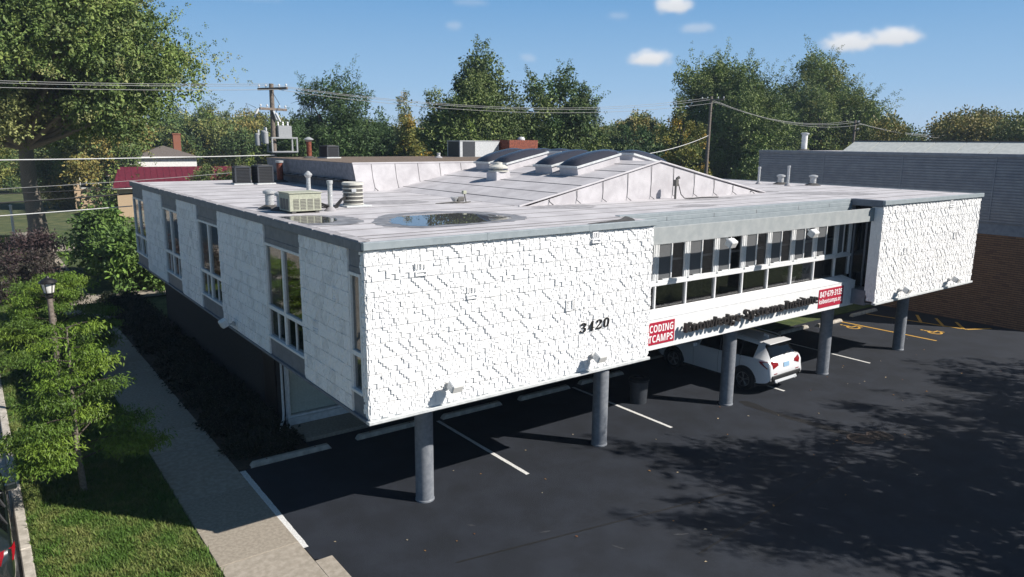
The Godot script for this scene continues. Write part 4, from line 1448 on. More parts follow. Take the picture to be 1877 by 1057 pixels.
func condenser_box(called: String, label: String, at: Vector3, turn: float, w: float, d: float, h: float, shell: Material, fin: Material, cells: int) -> Node3D:
	# square shell with louvred openings on all sides and a fan in the top
	var t := thing(called, label, "air conditioner", at, turn)
	var st := mb()
	box(st, Vector3(-w / 2 - 0.06, 0, -d / 2 - 0.06), Vector3(w / 2 + 0.06, 0.05, d / 2 + 0.06), 0.008)
	obj("base", st, M.edge_pale, t)
	st = mb()
	box(st, Vector3(-w / 2 + 0.02, 0.05, -d / 2 + 0.02), Vector3(w / 2 - 0.02, h - 0.02, d / 2 - 0.02))
	obj("coil", st, fin, t)
	st = mb()
	box(st, Vector3(-w / 2, h - 0.07, -d / 2), Vector3(w / 2, h, d / 2), 0.012)
	box(st, Vector3(-w / 2, 0.05, -d / 2), Vector3(w / 2, 0.10, d / 2), 0.006)
	for sx in [-1.0, 1.0]:
		for sz in [-1.0, 1.0]:
			box(st, Vector3(sx * (w / 2 - 0.03) - 0.03, 0.10, sz * (d / 2 - 0.03) - 0.03), Vector3(sx * (w / 2 - 0.03) + 0.03, h - 0.07, sz * (d / 2 - 0.03) + 0.03))
	obj("shell", st, shell, t)
	for k in cells:
		var y := 0.12 + (h - 0.22) * (k + 0.5) / cells
		st = mb()
		box(st, Vector3(-w / 2 + 0.06, y - 0.010, d / 2 - 0.018), Vector3(w / 2 - 0.06, y + 0.010, d / 2 - 0.002))
		box(st, Vector3(-w / 2 + 0.002, y - 0.010, -d / 2 + 0.06), Vector3(-w / 2 + 0.018, y + 0.010, d / 2 - 0.06))
		box(st, Vector3(w / 2 - 0.018, y - 0.010, -d / 2 + 0.06), Vector3(w / 2 - 0.002, y + 0.010, d / 2 - 0.06))
		obj("louvre", st, shell, t)
	st = mb()
	for k in 3:
		lathe(st, Vector3(0, h, 0), [Vector2(0.10 + k * 0.09, 0.0), Vector2(0.10 + k * 0.09, 0.02), Vector2(0.085 + k * 0.09, 0.02), Vector2(0.085 + k * 0.09, 0.0)], 20)
	lathe(st, Vector3(0, h, 0), [Vector2(0.07, 0.0), Vector2(0.06, 0.025), Vector2(0, 0.025)], 14)
	obj("fan_guard", st, M.ac_fin, t)
	return t

func build_roof_things() -> void:
	# puddles: damp margin, then water
	var wets := [["large roof puddle mirroring blue sky near the front edge", [Vector2(1.95, -3.6), Vector2(2.85, -4.55), Vector2(4.0, -4.6), Vector2(5.1, -3.9), Vector2(5.35, -2.3), Vector2(4.6, -1.65), Vector2(3.2, -1.50), Vector2(2.0, -1.62), Vector2(1.55, -2.4)], [Vector2(2.15, -3.2), Vector2(2.95, -4.0), Vector2(4.2, -3.95), Vector2(4.85, -3.1), Vector2(4.85, -2.2), Vector2(3.6, -1.80), Vector2(2.2, -1.85), Vector2(1.95, -2.4)], 5], ["small roof puddle in front of the beige unit at the left edge", [Vector2(0.10, -5.2), Vector2(0.6, -5.4), Vector2(1.4, -5.1), Vector2(1.75, -4.2), Vector2(1.55, -3.3), Vector2(0.9, -3.0), Vector2(0.30, -3.35), Vector2(0.12, -4.2)], [Vector2(0.16, -5.0), Vector2(0.6, -5.2), Vector2(1.2, -4.9), Vector2(1.28, -4.2), Vector2(0.95, -3.6), Vector2(0.45, -3.6), Vector2(0.18, -4.2)], 6]]
	for q in wets:
		var t := thing("puddle", q[0], "puddle", Vector3(q[2][0].x, RF, q[2][0].y))
		var st := mb()
		var o := blob(q[1], 0.07, q[3], 7)
		sheet(st, o, RF + 0.006)
		var p := obj("damp_margin", st, M.roof_damp, t)
		p.position = -t.position
		st = mb()
		sheet(st, blob(q[2], 0.05, q[3] + 9, 8), RF + 0.0095)
		p = obj("water", st, M.water, t)
		p.position = -t.position
	# low beige unit
	var t := thing("rooftop_unit", "low beige air conditioner with four square grilles beside the small puddle", "air conditioner", Vector3(1.22, RF, -6.22))
	var st := mb()
	for x in [-0.3, 0.3]:
		box(st, Vector3(x - 0.05, 0, -0.36), Vector3(x + 0.05, 0.05, 0.36))
	obj("skid", st, M.tar, t)
	st = mb()
	box(st, Vector3(-0.41, 0.05, -0.38), Vector3(0.41, 0.50, 0.36), 0.012)
	var sh := obj("shell", st, M.ac_beige, t)
	st = mb()
	box(st, Vector3(-0.43, 0.49, -0.40), Vector3(0.43, 0.515, 0.385), 0.008)
	obj("lid", st, M.ac_beige, t)
	for k in 4:
		st = mb()
		var x := -0.31 + 0.18 * k
		box(st, Vector3(x, 0.09, 0.352), Vector3(x + 0.14, 0.35, 0.363))
		var gr := obj("grille", st, M.ac_fin, t)
		st = mb()
		for j in 7:
			box(st, Vector3(x, 0.10 + j * 0.036, 0.3605), Vector3(x + 0.14, 0.112 + j * 0.036, 0.368))
		obj("slat", st, M.ac_beige, gr)
	for k in 3:
		st = mb()
		var z := -0.27 + 0.2 * k
		box(st, Vector3(-0.418, 0.09, z), Vector3(-0.409, 0.36, z + 0.15))
		obj("grille", st, M.ac_fin, t)
	# round condenser with bands
	t = thing("round_condenser", "round cream air conditioner with grey louvred bands and a pad", "air conditioner", Vector3(3.05, RF, -7.1))
	st = mb()
	box(st, Vector3(-0.36, 0, -0.36), Vector3(0.38, 0.045, 0.38), 0.01)
	obj("base", st, M.edge_pale, t)
	st = mb()
	lathe(st, Vector3.ZERO, [Vector2(0.265, 0.045), Vector2(0.265, 0.60), Vector2(0, 0.60)], 28)
	obj("coil", st, M.ac_fin, t)
	for k in 6:
		st = mb()
		var y := 0.06 + k * 0.105
		lathe(st, Vector3.ZERO, [Vector2(0.262, y), Vector2(0.285, y), Vector2(0.285, y + 0.03), Vector2(0.262, y + 0.03)], 28)
		obj("band", st, M.ac_pale, t)
	st = mb()
	lathe(st, Vector3.ZERO, [Vector2(0.26, 0.585), Vector2(0.295, 0.585), Vector2(0.295, 0.655), Vector2(0.27, 0.665), Vector2(0.25, 0.65), Vector2(0.0, 0.63)], 28)
	obj("top_ring", st, M.ac_pale, t)
	st = mb()
	xbox(st, Transform3D(Basis(Vector3.UP, -0.5), Vector3(-0.09, 0.45, 0.272)), Vector3(0.06, 0.04, 0.012))
	obj("label_plate", st, M.white_frame, t)
	# insulated lines from the condensers
	for k in 3:
		st = mb()
		var y := 0.0
		tube(st, [Vector3(2.80, RF + 0.30 - 0.05 * k, -7.0), Vector3(2.55, RF + 0.22, -6.8 + 0.05 * k), Vector3(2.3, RF + 0.10 - 0.02 * k, -6.55 + 0.06 * k), Vector3(2.08, RF + 0.06, -6.28 + 0.05 * k), Vector3(1.75, RF + 0.10 + 0.05 * k, -6.1), Vector3(1.60, RF + 0.16 + 0.03 * k, -6.1)], [0.022, 0.022, 0.022, 0.022, 0.022, 0.022], 6)
		tag(obj("refrigerant_line", st, M.rubber), ["topmost black hose from the round condenser to the beige unit", "middle black hose curling by the grey pipe's foot", "lowest black hose lying on the roof by the grey pipe"][k], "hose", "black hoses by the beige unit")
	# pipes beside the units on the left of the roof
	pipe_vent("vent_pipe", "grey standing pipe between the beige unit and the round condenser", Vector3(1.99, RF, -6.15), 0.72, 0.062, M.galvanised, 0, "roof vent pipes")
	pipe_vent("vent_pipe", "thin pipe with white cone cap rising behind the beige unit", Vector3(2.45, RF, -8.8), 0.72, 0.062, M.galvanised, 1, "roof vent pipes")
	pipe_vent("vent_stack", "silver drum vent with tarred foot at the roof's left edge", Vector3(0.90, RF, -7.58), 0.40, 0.115, M.galvanised, 2, "drum vents on the roof")
	pipe_vent("vent_stack", "silver drum vent half hidden by the beige unit", Vector3(0.98, RF, -6.95), 0.38, 0.105, M.galvanised, 2, "drum vents on the roof")
	# dark pair of condensers farther back
	condenser_box("condenser", "black louvred air conditioner with yellow sticker at the roof's far left", Vector3(4.28, RF, -18.5), 0.08, 0.66, 0.66, 0.76, M.ac_dark, M.rubber, 9)
	condenser_box("condenser", "dark grey air conditioner behind its twin at the far left roof edge", Vector3(3.50, RF, -18.7), -0.1, 0.62, 0.62, 0.72, M.ac_dark, M.rubber, 9)
	pipe_vent("vent_pipe", "short rust red pipe beside the raised roof's far corner", Vector3(5.35, RF, -19.5), 0.85, 0.13, M.rust, 0, "roof vent pipes")
	# on the raised roof
	pipe_vent("chimney_pipe", "tall rust red flue with a white cone cap on the raised roof", Vector3(6.72, 7.07, -19.6), 0.72, 0.11, M.rust, 1)
	condenser_box("condenser", "small black air conditioner on the raised gravel roof", Vector3(7.55, 7.07, -19.4), 0.2, 0.62, 0.62, 0.55, M.ac_dark, M.rubber, 8)
	t = thing("rooftop_unit", "big grey rooftop unit with dark coil panel beside the rusty box", "air conditioner", Vector3(15.7, 7.07, -20.2))
	st = mb()
	box(st, Vector3(-1.15, 0.0, -0.7), Vector3(1.25, 0.80, 0.5), 0.012)
	obj("shell", st, M.ac_grey, t)
	st = mb()
	box(st, Vector3(-1.165, 0.02, -0.6), Vector3(-1.151, 0.76, 0.42))
	box(st, Vector3(-0.98, 0.03, 0.501), Vector3(-0.25, 0.76, 0.515))
	obj("coil_panel", st, M.ac_dark, t)
	st = mb()
	box(st, Vector3(-1.17, 0.775, -0.72), Vector3(1.27, 0.81, 0.52), 0.01)
	obj("lid", st, M.ac_grey, t)
	t = thing("exhaust_box", "rust red sheet metal box on a pale curb at the ridge", "duct box", Vector3(18.0, 7.07, -19.6))
	st = mb()
	box(st, Vector3(-0.85, -0.03, -0.8), Vector3(0.85, 0.30, 0.55), 0.02)
	obj("curb", st, M.roof, t)
	st = mb()
	box(st, Vector3(-0.95, 0.22, -0.9), Vector3(0.0, 0.86, 0.65), 0.01)
	box(st, Vector3(0.003, 0.12, -0.85), Vector3(0.95, 0.855, 0.60), 0.01)
	obj("shell", st, M.rust, t)
	st = mb()
	lathe(st, Vector3(0.45, 0.855, -0.2), [Vector2(0.2, 0), Vector2(0.2, 0.06), Vector2(0.15, 0.15), Vector2(0, 0.18)], 14)
	obj("hood", st, M.edge_pale, t)
	pipe_vent("vent_pipe", "tiny white pipe on the raised gravel roof", Vector3(12.6, 7.07, -18.5), 0.18, 0.07, M.house_white, 0, "roof vent pipes")
	# turbine vent on the slope
	var s := (7.27 - RF) / 5.6
	t = thing("roof_fan", "white mushroom fan on a square curb below the skylights", "vent", Vector3(9.45, RF + 2.45 * s, -9.2))
	st = mb()
	box(st, Vector3(-0.30, -0.15, -0.30), Vector3(0.30, 0.24, 0.30), 0.02)
	obj("curb", st, M.roof, t)
	st = mb()
	lathe(st, Vector3(0, 0.24, 0), [Vector2(0.36, 0.0), Vector2(0.36, 0.03), Vector2(0.16, 0.045), Vector2(0.16, 0.10), Vector2(0.33, 0.11), Vector2(0.33, 0.16), Vector2(0.22, 0.23), Vector2(0.14, 0.24), Vector2(0.14, 0.31), Vector2(0.0, 0.33)], 22)
	obj("hood", st, M.ac_pale, t)
	# right hand pipes
	pipe_vent("vent_pipe", "thin galvanised pipe at the right rear, leftmost of the four vents", Vector3(23.1, RF, -8.3), 0.70, 0.055, M.galvanised, 0, "roof vent pipes")
	pipe_vent("vent_pipe", "tallest thin galvanised pipe among the four right hand vents", Vector3(22.98, RF, -6.75), 0.80, 0.055, M.galvanised, 0, "roof vent pipes")
	pipe_vent("vent_stack", "fat galvanised drum vent between the two thin right hand pipes", Vector3(23.72, RF, -7.6), 0.34, 0.13, M.galvanised, 2, "drum vents on the roof")
	pipe_vent("vent_stack", "fat galvanised drum vent nearest the grey metal wall", Vector3(24.35, RF, -6.42), 0.36, 0.13, M.galvanised, 2, "drum vents on the roof")
	# conduit riser by the gable
	t = thing("conduit_riser", "dark electrical riser with looping wires beside the gable wall", "conduit", Vector3(12.92, RF, -4.2))
	st = mb()
	tube(st, [Vector3(0, 0, 0), Vector3(0, 0.55, 0), Vector3(0.03, 0.66, 0.02), Vector3(0.1, 0.70, 0.05)], [0.035, 0.035, 0.05, 0.05], 8)
	obj("mast", st, M.ac_fin, t)
	st = mb()
	box(st, Vector3(-0.06, 0.42, -0.06), Vector3(0.08, 0.62, 0.06), 0.01)
	obj("box", st, M.ac_fin, t)
	st = mb()
	tube(st, [Vector3(0.1, 0.5, 0.02), Vector3(0.16, 0.15, 0.1), Vector3(0.25, 0.03, 0.18), Vector3(0.6, 0.02, 0.25), Vector3(1.1, 0.02, 0.15), Vector3(1.8, 0.02, 0.3)], [0.015, 0.015, 0.015, 0.02, 0.02, 0.015], 6)
	obj("wire", st, M.rubber, t)
	# spot lamp lying on the roof
	t = thing("spot_lamp", "old spot lamp on a stand lying on the roof beyond the large puddle", "lamp", Vector3(6.05, RF, -6.45))
	st = mb()
	lathe(st, Vector3(-0.12, 0.13, 0), [Vector2(0.05, -0.07), Vector2(0.12, 0.05), Vector2(0.10, 0.06), Vector2(0.0, 0.02)], 14)
	obj("reflector", st, M.galvanised, t)
	st = mb()
	xbox(st, Transform3D(Basis.IDENTITY, Vector3(0.08, 0.12, 0)), Vector3(0.12, 0.07, 0.06), 0.02)
	tube(st, [Vector3(0.26, 0.0, 0.05), Vector3(0.22, 0.30, 0.0)], [0.018, 0.018], 6)
	tube(st, [Vector3(-0.7, 0.01, -0.1), Vector3(-0.2, 0.05, 0.1), Vector3(0.1, 0.03, 0.15), Vector3(0.5, 0.02, -0.1)], [0.015, 0.02, 0.02, 0.015], 6)
	obj("stand", st, M.ac_fin, t)
	st = mb()
	box(st, Vector3(0.16, 0.26, -0.05), Vector3(0.28, 0.36, 0.05), 0.01)
	obj("sensor", st, M.ac_beige, t)

# ---------------------------------------------------------------- on the lot
func wheel_stop(x0: float, x1: float, z: float, label: String, m: Material, turn := 0.0) -> void:
	var c := (x0 + x1) / 2
	var l := (x1 - x0) / 2
	var t := thing("wheel_stop", label, "wheel stop", Vector3(c, 0, z), turn, "concrete wheel stops along the stalls")
	var st := mb()
	# chamfered bar with sloping ends
	var pr := [Vector2(-0.085, 0.0), Vector2(-0.085, 0.06), Vector2(-0.055, 0.12), Vector2(0.055, 0.12), Vector2(0.085, 0.06), Vector2(0.085, 0.0)]
	for i in pr.size():
		var p: Vector2 = pr[i]
		var q: Vector2 = pr[(i + 1) % pr.size()]
		var ip := l - p.y * 0.7
		var iq := l - q.y * 0.7
		poly(st, [Vector3(-ip, p.y, p.x), Vector3(ip, p.y, p.x), Vector3(iq, q.y, q.x), Vector3(-iq, q.y, q.x)], Vector3(0, 0.05, 0))
	for s in [-1.0, 1.0]:
		var e := []
		for p in pr:
			e.append(Vector3(s * (l - p.y * 0.7), p.y, p.x))
		poly(st, e, Vector3(0, 0.05, 0))
	obj("bar", st, m, t)
	for s in [-0.6, 0.6]:
		st = mb()
		lathe(st, Vector3(s * l, 0.12, 0), [Vector2(0.022, -0.01), Vector2(0.022, 0.006), Vector2(0.0, 0.008)], 10)
		obj("pin", st, M.rust, t)

func build_lot_things() -> void:
	wheel_stop(-0.68, 1.40, -5.38, "concrete wheel stop in the leftmost stall beside the sidewalk", M.kerb)
	wheel_stop(2.16, 4.18, -5.46, "concrete wheel stop behind the first column, second from the sidewalk", M.kerb)
	wheel_stop(4.80, 6.90, -5.42, "concrete wheel stop just right of the first white stall line", M.kerb)
	wheel_stop(7.55, 9.60, -5.38, "concrete wheel stop behind the second column", M.kerb)
	wheel_stop(10.10, 12.1, -5.45, "concrete wheel stop in shade between the trash can and the white car", M.kerb)
	wheel_stop(16.6, 18.6, -5.5, "concrete wheel stop in shade right of the white car", M.kerb)
	wheel_stop(21.3, 23.4, -5.5, "concrete wheel stop in front of the green turf patch", M.kerb)
	wheel_stop(23.85, 25.75, -5.3, "sunlit wheel stop beside the fourth column", M.kerb)
	wheel_stop(26.95, 29.2, -5.5, "concrete wheel stop with orange end near the brick wall", M.kerb)
	# trash can
	var t := thing("trash_can", "dark round trash can in the shade under the building", "trash can", Vector3(10.5, 0, -3.15))
	var st := mb()
	lathe(st, Vector3.ZERO, [Vector2(0.25, 0.0), Vector2(0.29, 0.70), Vector2(0.26, 0.70), Vector2(0.22, 0.05), Vector2(0, 0.05)], 24)
	obj("body", st, M.ac_dark, t)
	st = mb()
	lathe(st, Vector3.ZERO, [Vector2(0.285, 0.69), Vector2(0.315, 0.70), Vector2(0.315, 0.76), Vector2(0.25, 0.80), Vector2(0.16, 0.81), Vector2(0.15, 0.75)], 24)
	obj("rim", st, M.rubber, t)
	# manholes
	for q in [[13.35, 2.42, "left of the two round drain grates in the parking lot"], [13.98, 2.62, "right of the two round drain grates in the parking lot"]]:
		t = thing("drain_grate", "rusty iron, " + q[2], "drain grate", Vector3(q[0], 0, q[1]), 0.3, "drain grates in the lot")
		st = mb()
		lathe(st, Vector3.ZERO, [Vector2(0.36, 0.002), Vector2(0.36, 0.012), Vector2(0.30, 0.014), Vector2(0.30, 0.006)], 28)
		obj("ring", st, M.rust_dark, t)
		st = mb()
		lathe(st, Vector3.ZERO, [Vector2(0.295, 0.003), Vector2(0.295, 0.0065), Vector2(0.0, 0.0065)], 28)
		obj("well", st, M.black, t)
		for k in 7:
			st = mb()
			var x := -0.24 + 0.08 * k
			var h := sqrt(0.295 * 0.295 - x * x) - 0.005
			box(st, Vector3(x - 0.018, 0.006, -h), Vector3(x + 0.018, 0.014, h))
			obj("bar", st, M.rust_dark, t)
	# fallen leaves on the asphalt
	var leaf := mb()
	tri(leaf, Vector3(-0.05, 0.0, 0), Vector3(0.0, 0.02, 0.035), Vector3(0.06, 0.01, 0))
	tri(leaf, Vector3(-0.05, 0.0, 0), Vector3(0.06, 0.01, 0), Vector3(0.0, 0.025, -0.035))
	var r := RandomNumberGenerator.new()
	r.seed = 55
	var mm := MultiMesh.new()
	mm.transform_format = MultiMesh.TRANSFORM_3D
	mm.use_colors = true
	mm.mesh = done(leaf)
	mm.instance_count = 90
	for i in 90:
		var x := r.randf_range(-0.5, 26.0)
		var z := r.randf_range(-2.5, 7.5)
		var s := r.randf_range(0.35, 0.8)
		mm.set_instance_transform(i, Transform3D(Basis(Vector3.UP, r.randf() * TAU).scaled(Vector3(s, s, s)), Vector3(x, 0.006, z)))
		mm.set_instance_color(i, [Color(0.30, 0.16, 0.05), Color(0.42, 0.34, 0.22), Color(0.20, 0.09, 0.04), Color(0.38, 0.33, 0.25)][r.randi() % 4])
	var o := MultiMeshInstance3D.new()
	o.name = "fallen_leaves"
	o.multimesh = mm
	o.material_override = M.blade
	o.set_meta("kind", "stuff")
	tag(o, "dry fallen leaves scattered over the dark asphalt", "leaves")
	add_child(o)

# ---------------------------------------------------------------- cars
# rear towards +z, origin on the ground under the middle
func make_suv(label: String, at: Vector3, turn: float, paint: Material) -> Node3D:
	var t := thing("parked_car", label, "car", at, turn)
	# z, underside, half width, belt height, top height, half width of the top
	var S := [[-2.36, 0.42, 0.62, 0.74, 0.80, 0.50], [-2.30, 0.30, 0.80, 0.84, 0.90, 0.62], [-2.10, 0.24, 0.89, 0.92, 0.985, 0.70], [-1.60, 0.22, 0.93, 0.98, 1.05, 0.76], [-1.05, 0.22, 0.940, 1.03, 1.10, 0.78], [-0.80, 0.22, 0.942, 1.045, 1.14, 0.775], [-0.42, 0.22, 0.944, 1.055, 1.42, 0.69], [-0.10, 0.22, 0.945, 1.06, 1.615, 0.625], [0.30, 0.22, 0.945, 1.065, 1.665, 0.62], [0.80, 0.22, 0.945, 1.075, 1.672, 0.615], [1.30, 0.22, 0.945, 1.09, 1.655, 0.605], [1.70, 0.22, 0.942, 1.105, 1.625, 0.59], [1.93, 0.24, 0.937, 1.115, 1.600, 0.575], [2.05, 0.26, 0.930, 1.115, 1.44, 0.60], [2.20, 0.30, 0.915, 1.11, 1.205, 0.655], [2.27, 0.33, 0.90, 1.07, 1.12, 0.68], [2.335, 0.40, 0.875, 0.98, 1.01, 0.70], [2.345, 0.45, 0.865, 0.86, 0.88, 0.72], [2.375, 0.46, 0.855, 0.74, 0.76, 0.74], [2.36, 0.40, 0.83, 0.62, 0.64, 0.72]]
	var rings := []
	for s in S:
		var z: float = s[0]
		var yb: float = s[1]
		var w: float = s[2]
		var be: float = s[3]
		var tp: float = s[4]
		var wr: float = s[5]
		var ring := [Vector3(0, yb, z), Vector3(w * 0.86, yb, z), Vector3(w * 0.965, yb + 0.10, z), Vector3(w, lerpf(yb, be, 0.45), z), Vector3(w * 0.985, lerpf(yb, be, 0.78), z), Vector3(w * 0.965, be - 0.01, z), Vector3(w * 0.93, be + 0.025, z), Vector3(lerpf(w * 0.93, wr, 0.9), lerpf(be + 0.02, tp - 0.05, 0.88), z), Vector3(wr, tp - 0.03, z), Vector3(wr * 0.8, tp - 0.004, z), Vector3(0, tp + 0.012, z)]
		rings.append(ring)
	var body := mb()
	var glass_st := [mb(), mb(), mb(), mb()]   # windscreen, rear window, left side, right side
	var trim := mb()
	body.set_smooth_group(1)
	trim.set_smooth_group(1)
	for side in [1.0, -1.0]:
		for i in S.size() - 1:
			for k in 10:
				var q := []
				for c in [[0, 0], [1, 0], [1, 1], [0, 1]]:
					var p: Vector3 = rings[i + c[0]][k + c[1]]
					q.append(Vector3(p.x * side, p.y, p.z))
				var inside := Vector3(0, 0.75, clampf(q[0].z, -1.9, 1.9))
				var z: float = S[i][0]
				if k == 6 and z >= -0.5 and z < 1.69:
					poly(glass_st[2 if side < 0 else 3], q, inside)
				elif k >= 7 and z >= -0.81 and z < -0.11:
					poly(glass_st[0], q, inside)
				elif k >= 7 and z >= 1.92 and z < 2.19:
					poly(glass_st[1], q, inside)
				elif k <= 1:
					poly(trim, q, inside)
				else:
					poly(body, q, inside)
	# closed ends
	for i in [0, S.size() - 1]:
		var face := []
		for k in 11:
			face.append(rings[i][k])
		for k in range(9, 0, -1):
			face.append(Vector3(-rings[i][k].x, rings[i][k].y, rings[i][k].z))
		poly(trim, face, Vector3(0, 0.7, 0))
	obj("body", body, paint, t)
	obj("lower_trim", trim, M.car_trim, t)
	for i in 4:
		obj(["windscreen", "rear_window", "side_window", "side_window"][i], glass_st[i], M.car_glass, t)
	# spoiler
	var st := mb()
	xbox(st, Transform3D(Basis(Vector3.RIGHT, 0.10), Vector3(0, 1.606, 1.95)), Vector3(0.585, 0.016, 0.14), 0.012)
	obj("spoiler", st, paint, t)
	# pillars between the side windows, roof rails, mirrors, handles
	for side in [1.0, -1.0]:
		st = mb()
		for zc in [0.36, 1.18]:
			tube(st, [Vector3(side * 0.878, 1.08, zc + 0.04), Vector3(side * 0.672, 1.56, zc - 0.02)], [0.030, 0.026], 6)
		obj("pillar", st, M.car_trim, t)
		st = mb()
		tube(st, [Vector3(side * 0.56, 1.625, -0.15), Vector3(side * 0.565, 1.69, 0.0), Vector3(side * 0.565, 1.715, 0.7), Vector3(side * 0.555, 1.685, 1.55), Vector3(side * 0.545, 1.63, 1.72)], [0.018, 0.018, 0.018, 0.018, 0.018], 6)
		obj("roof_rail", st, M.silver, t)
		st = mb()
		xbox(st, Transform3D(Basis(Vector3.UP, side * 0.2), Vector3(side * 1.02, 1.10, -0.52)), Vector3(0.10, 0.075, 0.06), 0.035)
		obj("mirror", st, paint, t)
		st = mb()
		for zc in [0.12, 0.98]:
			xbox(st, Transform3D(Basis.IDENTITY, Vector3(side * 0.948, 0.93, zc)), Vector3(0.012, 0.016, 0.10), 0.008)
		obj("door_handle", st, paint, t)
		# door gaps as narrow dark recess strips standing a hair proud
		st = mb()
		for zc in [-0.62, 0.40, 1.25]:
			tube(st, [Vector3(side * 0.917, 0.36, zc), Vector3(side * 0.947, 0.62, zc), Vector3(side * 0.935, 0.92, zc), Vector3(side * 0.915, 1.05, zc)], [0.004, 0.004, 0.004, 0.004], 4)
		obj("door_gap", st, M.car_trim, t)
		# tail lamp wrapping the corner
		st = mb()
		var lamp := [Vector3(0.44, 0.955, 2.352), Vector3(0.45, 1.035, 2.335), Vector3(0.70, 1.100, 2.308), Vector3(0.905, 1.105, 2.205), Vector3(0.955, 1.085, 1.96), Vector3(0.957, 1.01, 2.03), Vector3(0.915, 0.885, 2.25), Vector3(0.70, 0.870, 2.354)]
		var lp := []
		for q in lamp:
			lp.append(Vector3(q.x * side, q.y, q.z))
		var mid := Vector3(side * 0.76, 0.99, 2.335)
		for i in lp.size():
			poly(st, [lp[i], lp[(i + 1) % lp.size()], mid], Vector3(0, 0.9, 1.0))
		obj("tail_lamp", st, M.car_lamp, t)
		st = mb()
		xbox(st, Transform3D(Basis.IDENTITY, Vector3(side * 0.60, 0.70, 2.372)), Vector3(0.09, 0.014, 0.008), 0.004)
		obj("reflector", st, M.car_lamp, t)
		# head lamp
		st = mb()
		xbox(st, Transform3D(Basis(Vector3.UP, side * 0.45), Vector3(side * 0.68, 0.83, -2.24)), Vector3(0.19, 0.055, 0.06), 0.02)
		obj("head_lamp", st, M.chrome, t)
		# wheels: arch, tyre, rim with spokes
		for zc in [-1.47, 1.43]:
			st = mb()
			var arch := []
			for k in 15:
				var a := PI * k / 14.0
				arch.append(Vector2(cos(a), sin(a)))
			for k in 14:
				var a: Vector2 = arch[k]
				var b: Vector2 = arch[k + 1]
				var x: float = side * 0.951
				poly(st, [Vector3(x, 0.36 + a.y * 0.455, zc + a.x * 0.455), Vector3(x, 0.36 + b.y * 0.455, zc + b.x * 0.455), Vector3(x, 0.36 + b.y * 0.395, zc + b.x * 0.395), Vector3(x, 0.36 + a.y * 0.395, zc + a.x * 0.395)], Vector3(0, 0.36, zc))
				poly(st, [Vector3(x, 0.36 + a.y * 0.455, zc + a.x * 0.455), Vector3(x, 0.36 + b.y * 0.455, zc + b.x * 0.455), Vector3(x - side * 0.04, 0.36 + b.y * 0.46, zc + b.x * 0.46), Vector3(x - side * 0.04, 0.36 + a.y * 0.46, zc + a.x * 0.46)], Vector3(side * 0.9, 0.36, zc))
			# dark wheel well
			for k in 14:
				var a: Vector2 = arch[k] * 0.42
				var b: Vector2 = arch[k + 1] * 0.42
				poly(st, [Vector3(side * 0.947, 0.36 + a.y, zc + a.x), Vector3(side * 0.947, 0.36 + b.y, zc + b.x), Vector3(side * 0.947, 0.36, zc)], Vector3(0, 0.36, zc))
			box(st, Vector3(side * 0.60, 0.20, zc - 0.42), Vector3(side * 0.947, 0.36, zc + 0.42))
			obj("wheel_arch", st, M.car_trim, t)
			var wheel := mb()
			var hub := Transform3D(Basis(Vector3(0, 0, 1), -side * PI / 2), Vector3(side * 0.845, 0.36, zc))
			var ty := mb()
			lathe(ty, Vector3.ZERO, [Vector2(0.20, -0.115), Vector2(0.33, -0.118), Vector2(0.36, -0.085), Vector2(0.36, 0.085), Vector2(0.335, 0.115), Vector2(0.245, 0.122), Vector2(0.235, 0.09)], 32)
			var w := obj("wheel", ty, M.rubber, t)
			w.transform = hub
			lathe(wheel, Vector3.ZERO, [Vector2(0.235, 0.09), Vector2(0.242, 0.118), Vector2(0.225, 0.118), Vector2(0.215, 0.06)], 32)
			lathe(wheel, Vector3.ZERO, [Vector2(0.055, 0.09), Vector2(0.05, 0.11), Vector2(0.0, 0.112)], 14)
			for k in 5:
				for dd in [-0.13, 0.13]:
					var a: float = TAU * k / 5.0 + dd
					var d := Vector3(cos(a), 0, sin(a))
					var d2 := Vector3(cos(TAU * k / 5.0 + dd * 0.4), 0, sin(TAU * k / 5.0 + dd * 0.4))
					tube(wheel, [d2 * 0.04 + Vector3.UP * 0.09, d * 0.225 + Vector3.UP * 0.10], [0.018, 0.014], 5)
			obj("rim", wheel, M.alloy, w)
			var disc := mb()
			lathe(disc, Vector3.ZERO, [Vector2(0.216, 0.03), Vector2(0.216, 0.032), Vector2(0.0, 0.032)], 24)
			obj("brake_disc", disc, M.car_trim, w)
	# rear details
	st = mb()
	xbox(st, Transform3D(Basis(Vector3.RIGHT, -0.08), Vector3(0, 0.93, 2.352)), Vector3(0.15, 0.075, 0.008), 0.003)
	obj("plate", st, M.plate, t)
	st = mb()
	lathe(st, Vector3.ZERO, [Vector2(0.0, 0.012), Vector2(0.042, 0.010), Vector2(0.045, 0.0)], 18)
	var badge := obj("badge", st, M.silver, t)
	badge.transform = Transform3D(Basis(Vector3.RIGHT, PI / 2 - 0.3), Vector3(0, 1.065, 2.285))
	st = mb()
	xbox(st, Transform3D(Basis.IDENTITY, Vector3(0, 0.60, 2.375)), Vector3(0.78, 0.05, 0.025), 0.02)
	obj("bumper_trim", st, M.car_trim, t)
	st = mb()
	xbox(st, Transform3D(Basis(Vector3.RIGHT, -0.5), Vector3(0, 0.46, 2.345)), Vector3(0.60, 0.075, 0.03), 0.02)
	for x in [-0.5, 0.5]:
		tube(st, [Vector3(x, 0.42, 2.2), Vector3(x, 0.42, 2.39)], [0.045, 0.045], 12)
	obj("skid_plate", st, M.silver, t)
	st = mb()
	tube(st, [Vector3(0.02, 1.215, 2.225), Vector3(0.30, 1.26, 2.20)], [0.012, 0.008], 6)
	obj("rear_wiper", st, M.car_trim, t)
	st = mb()
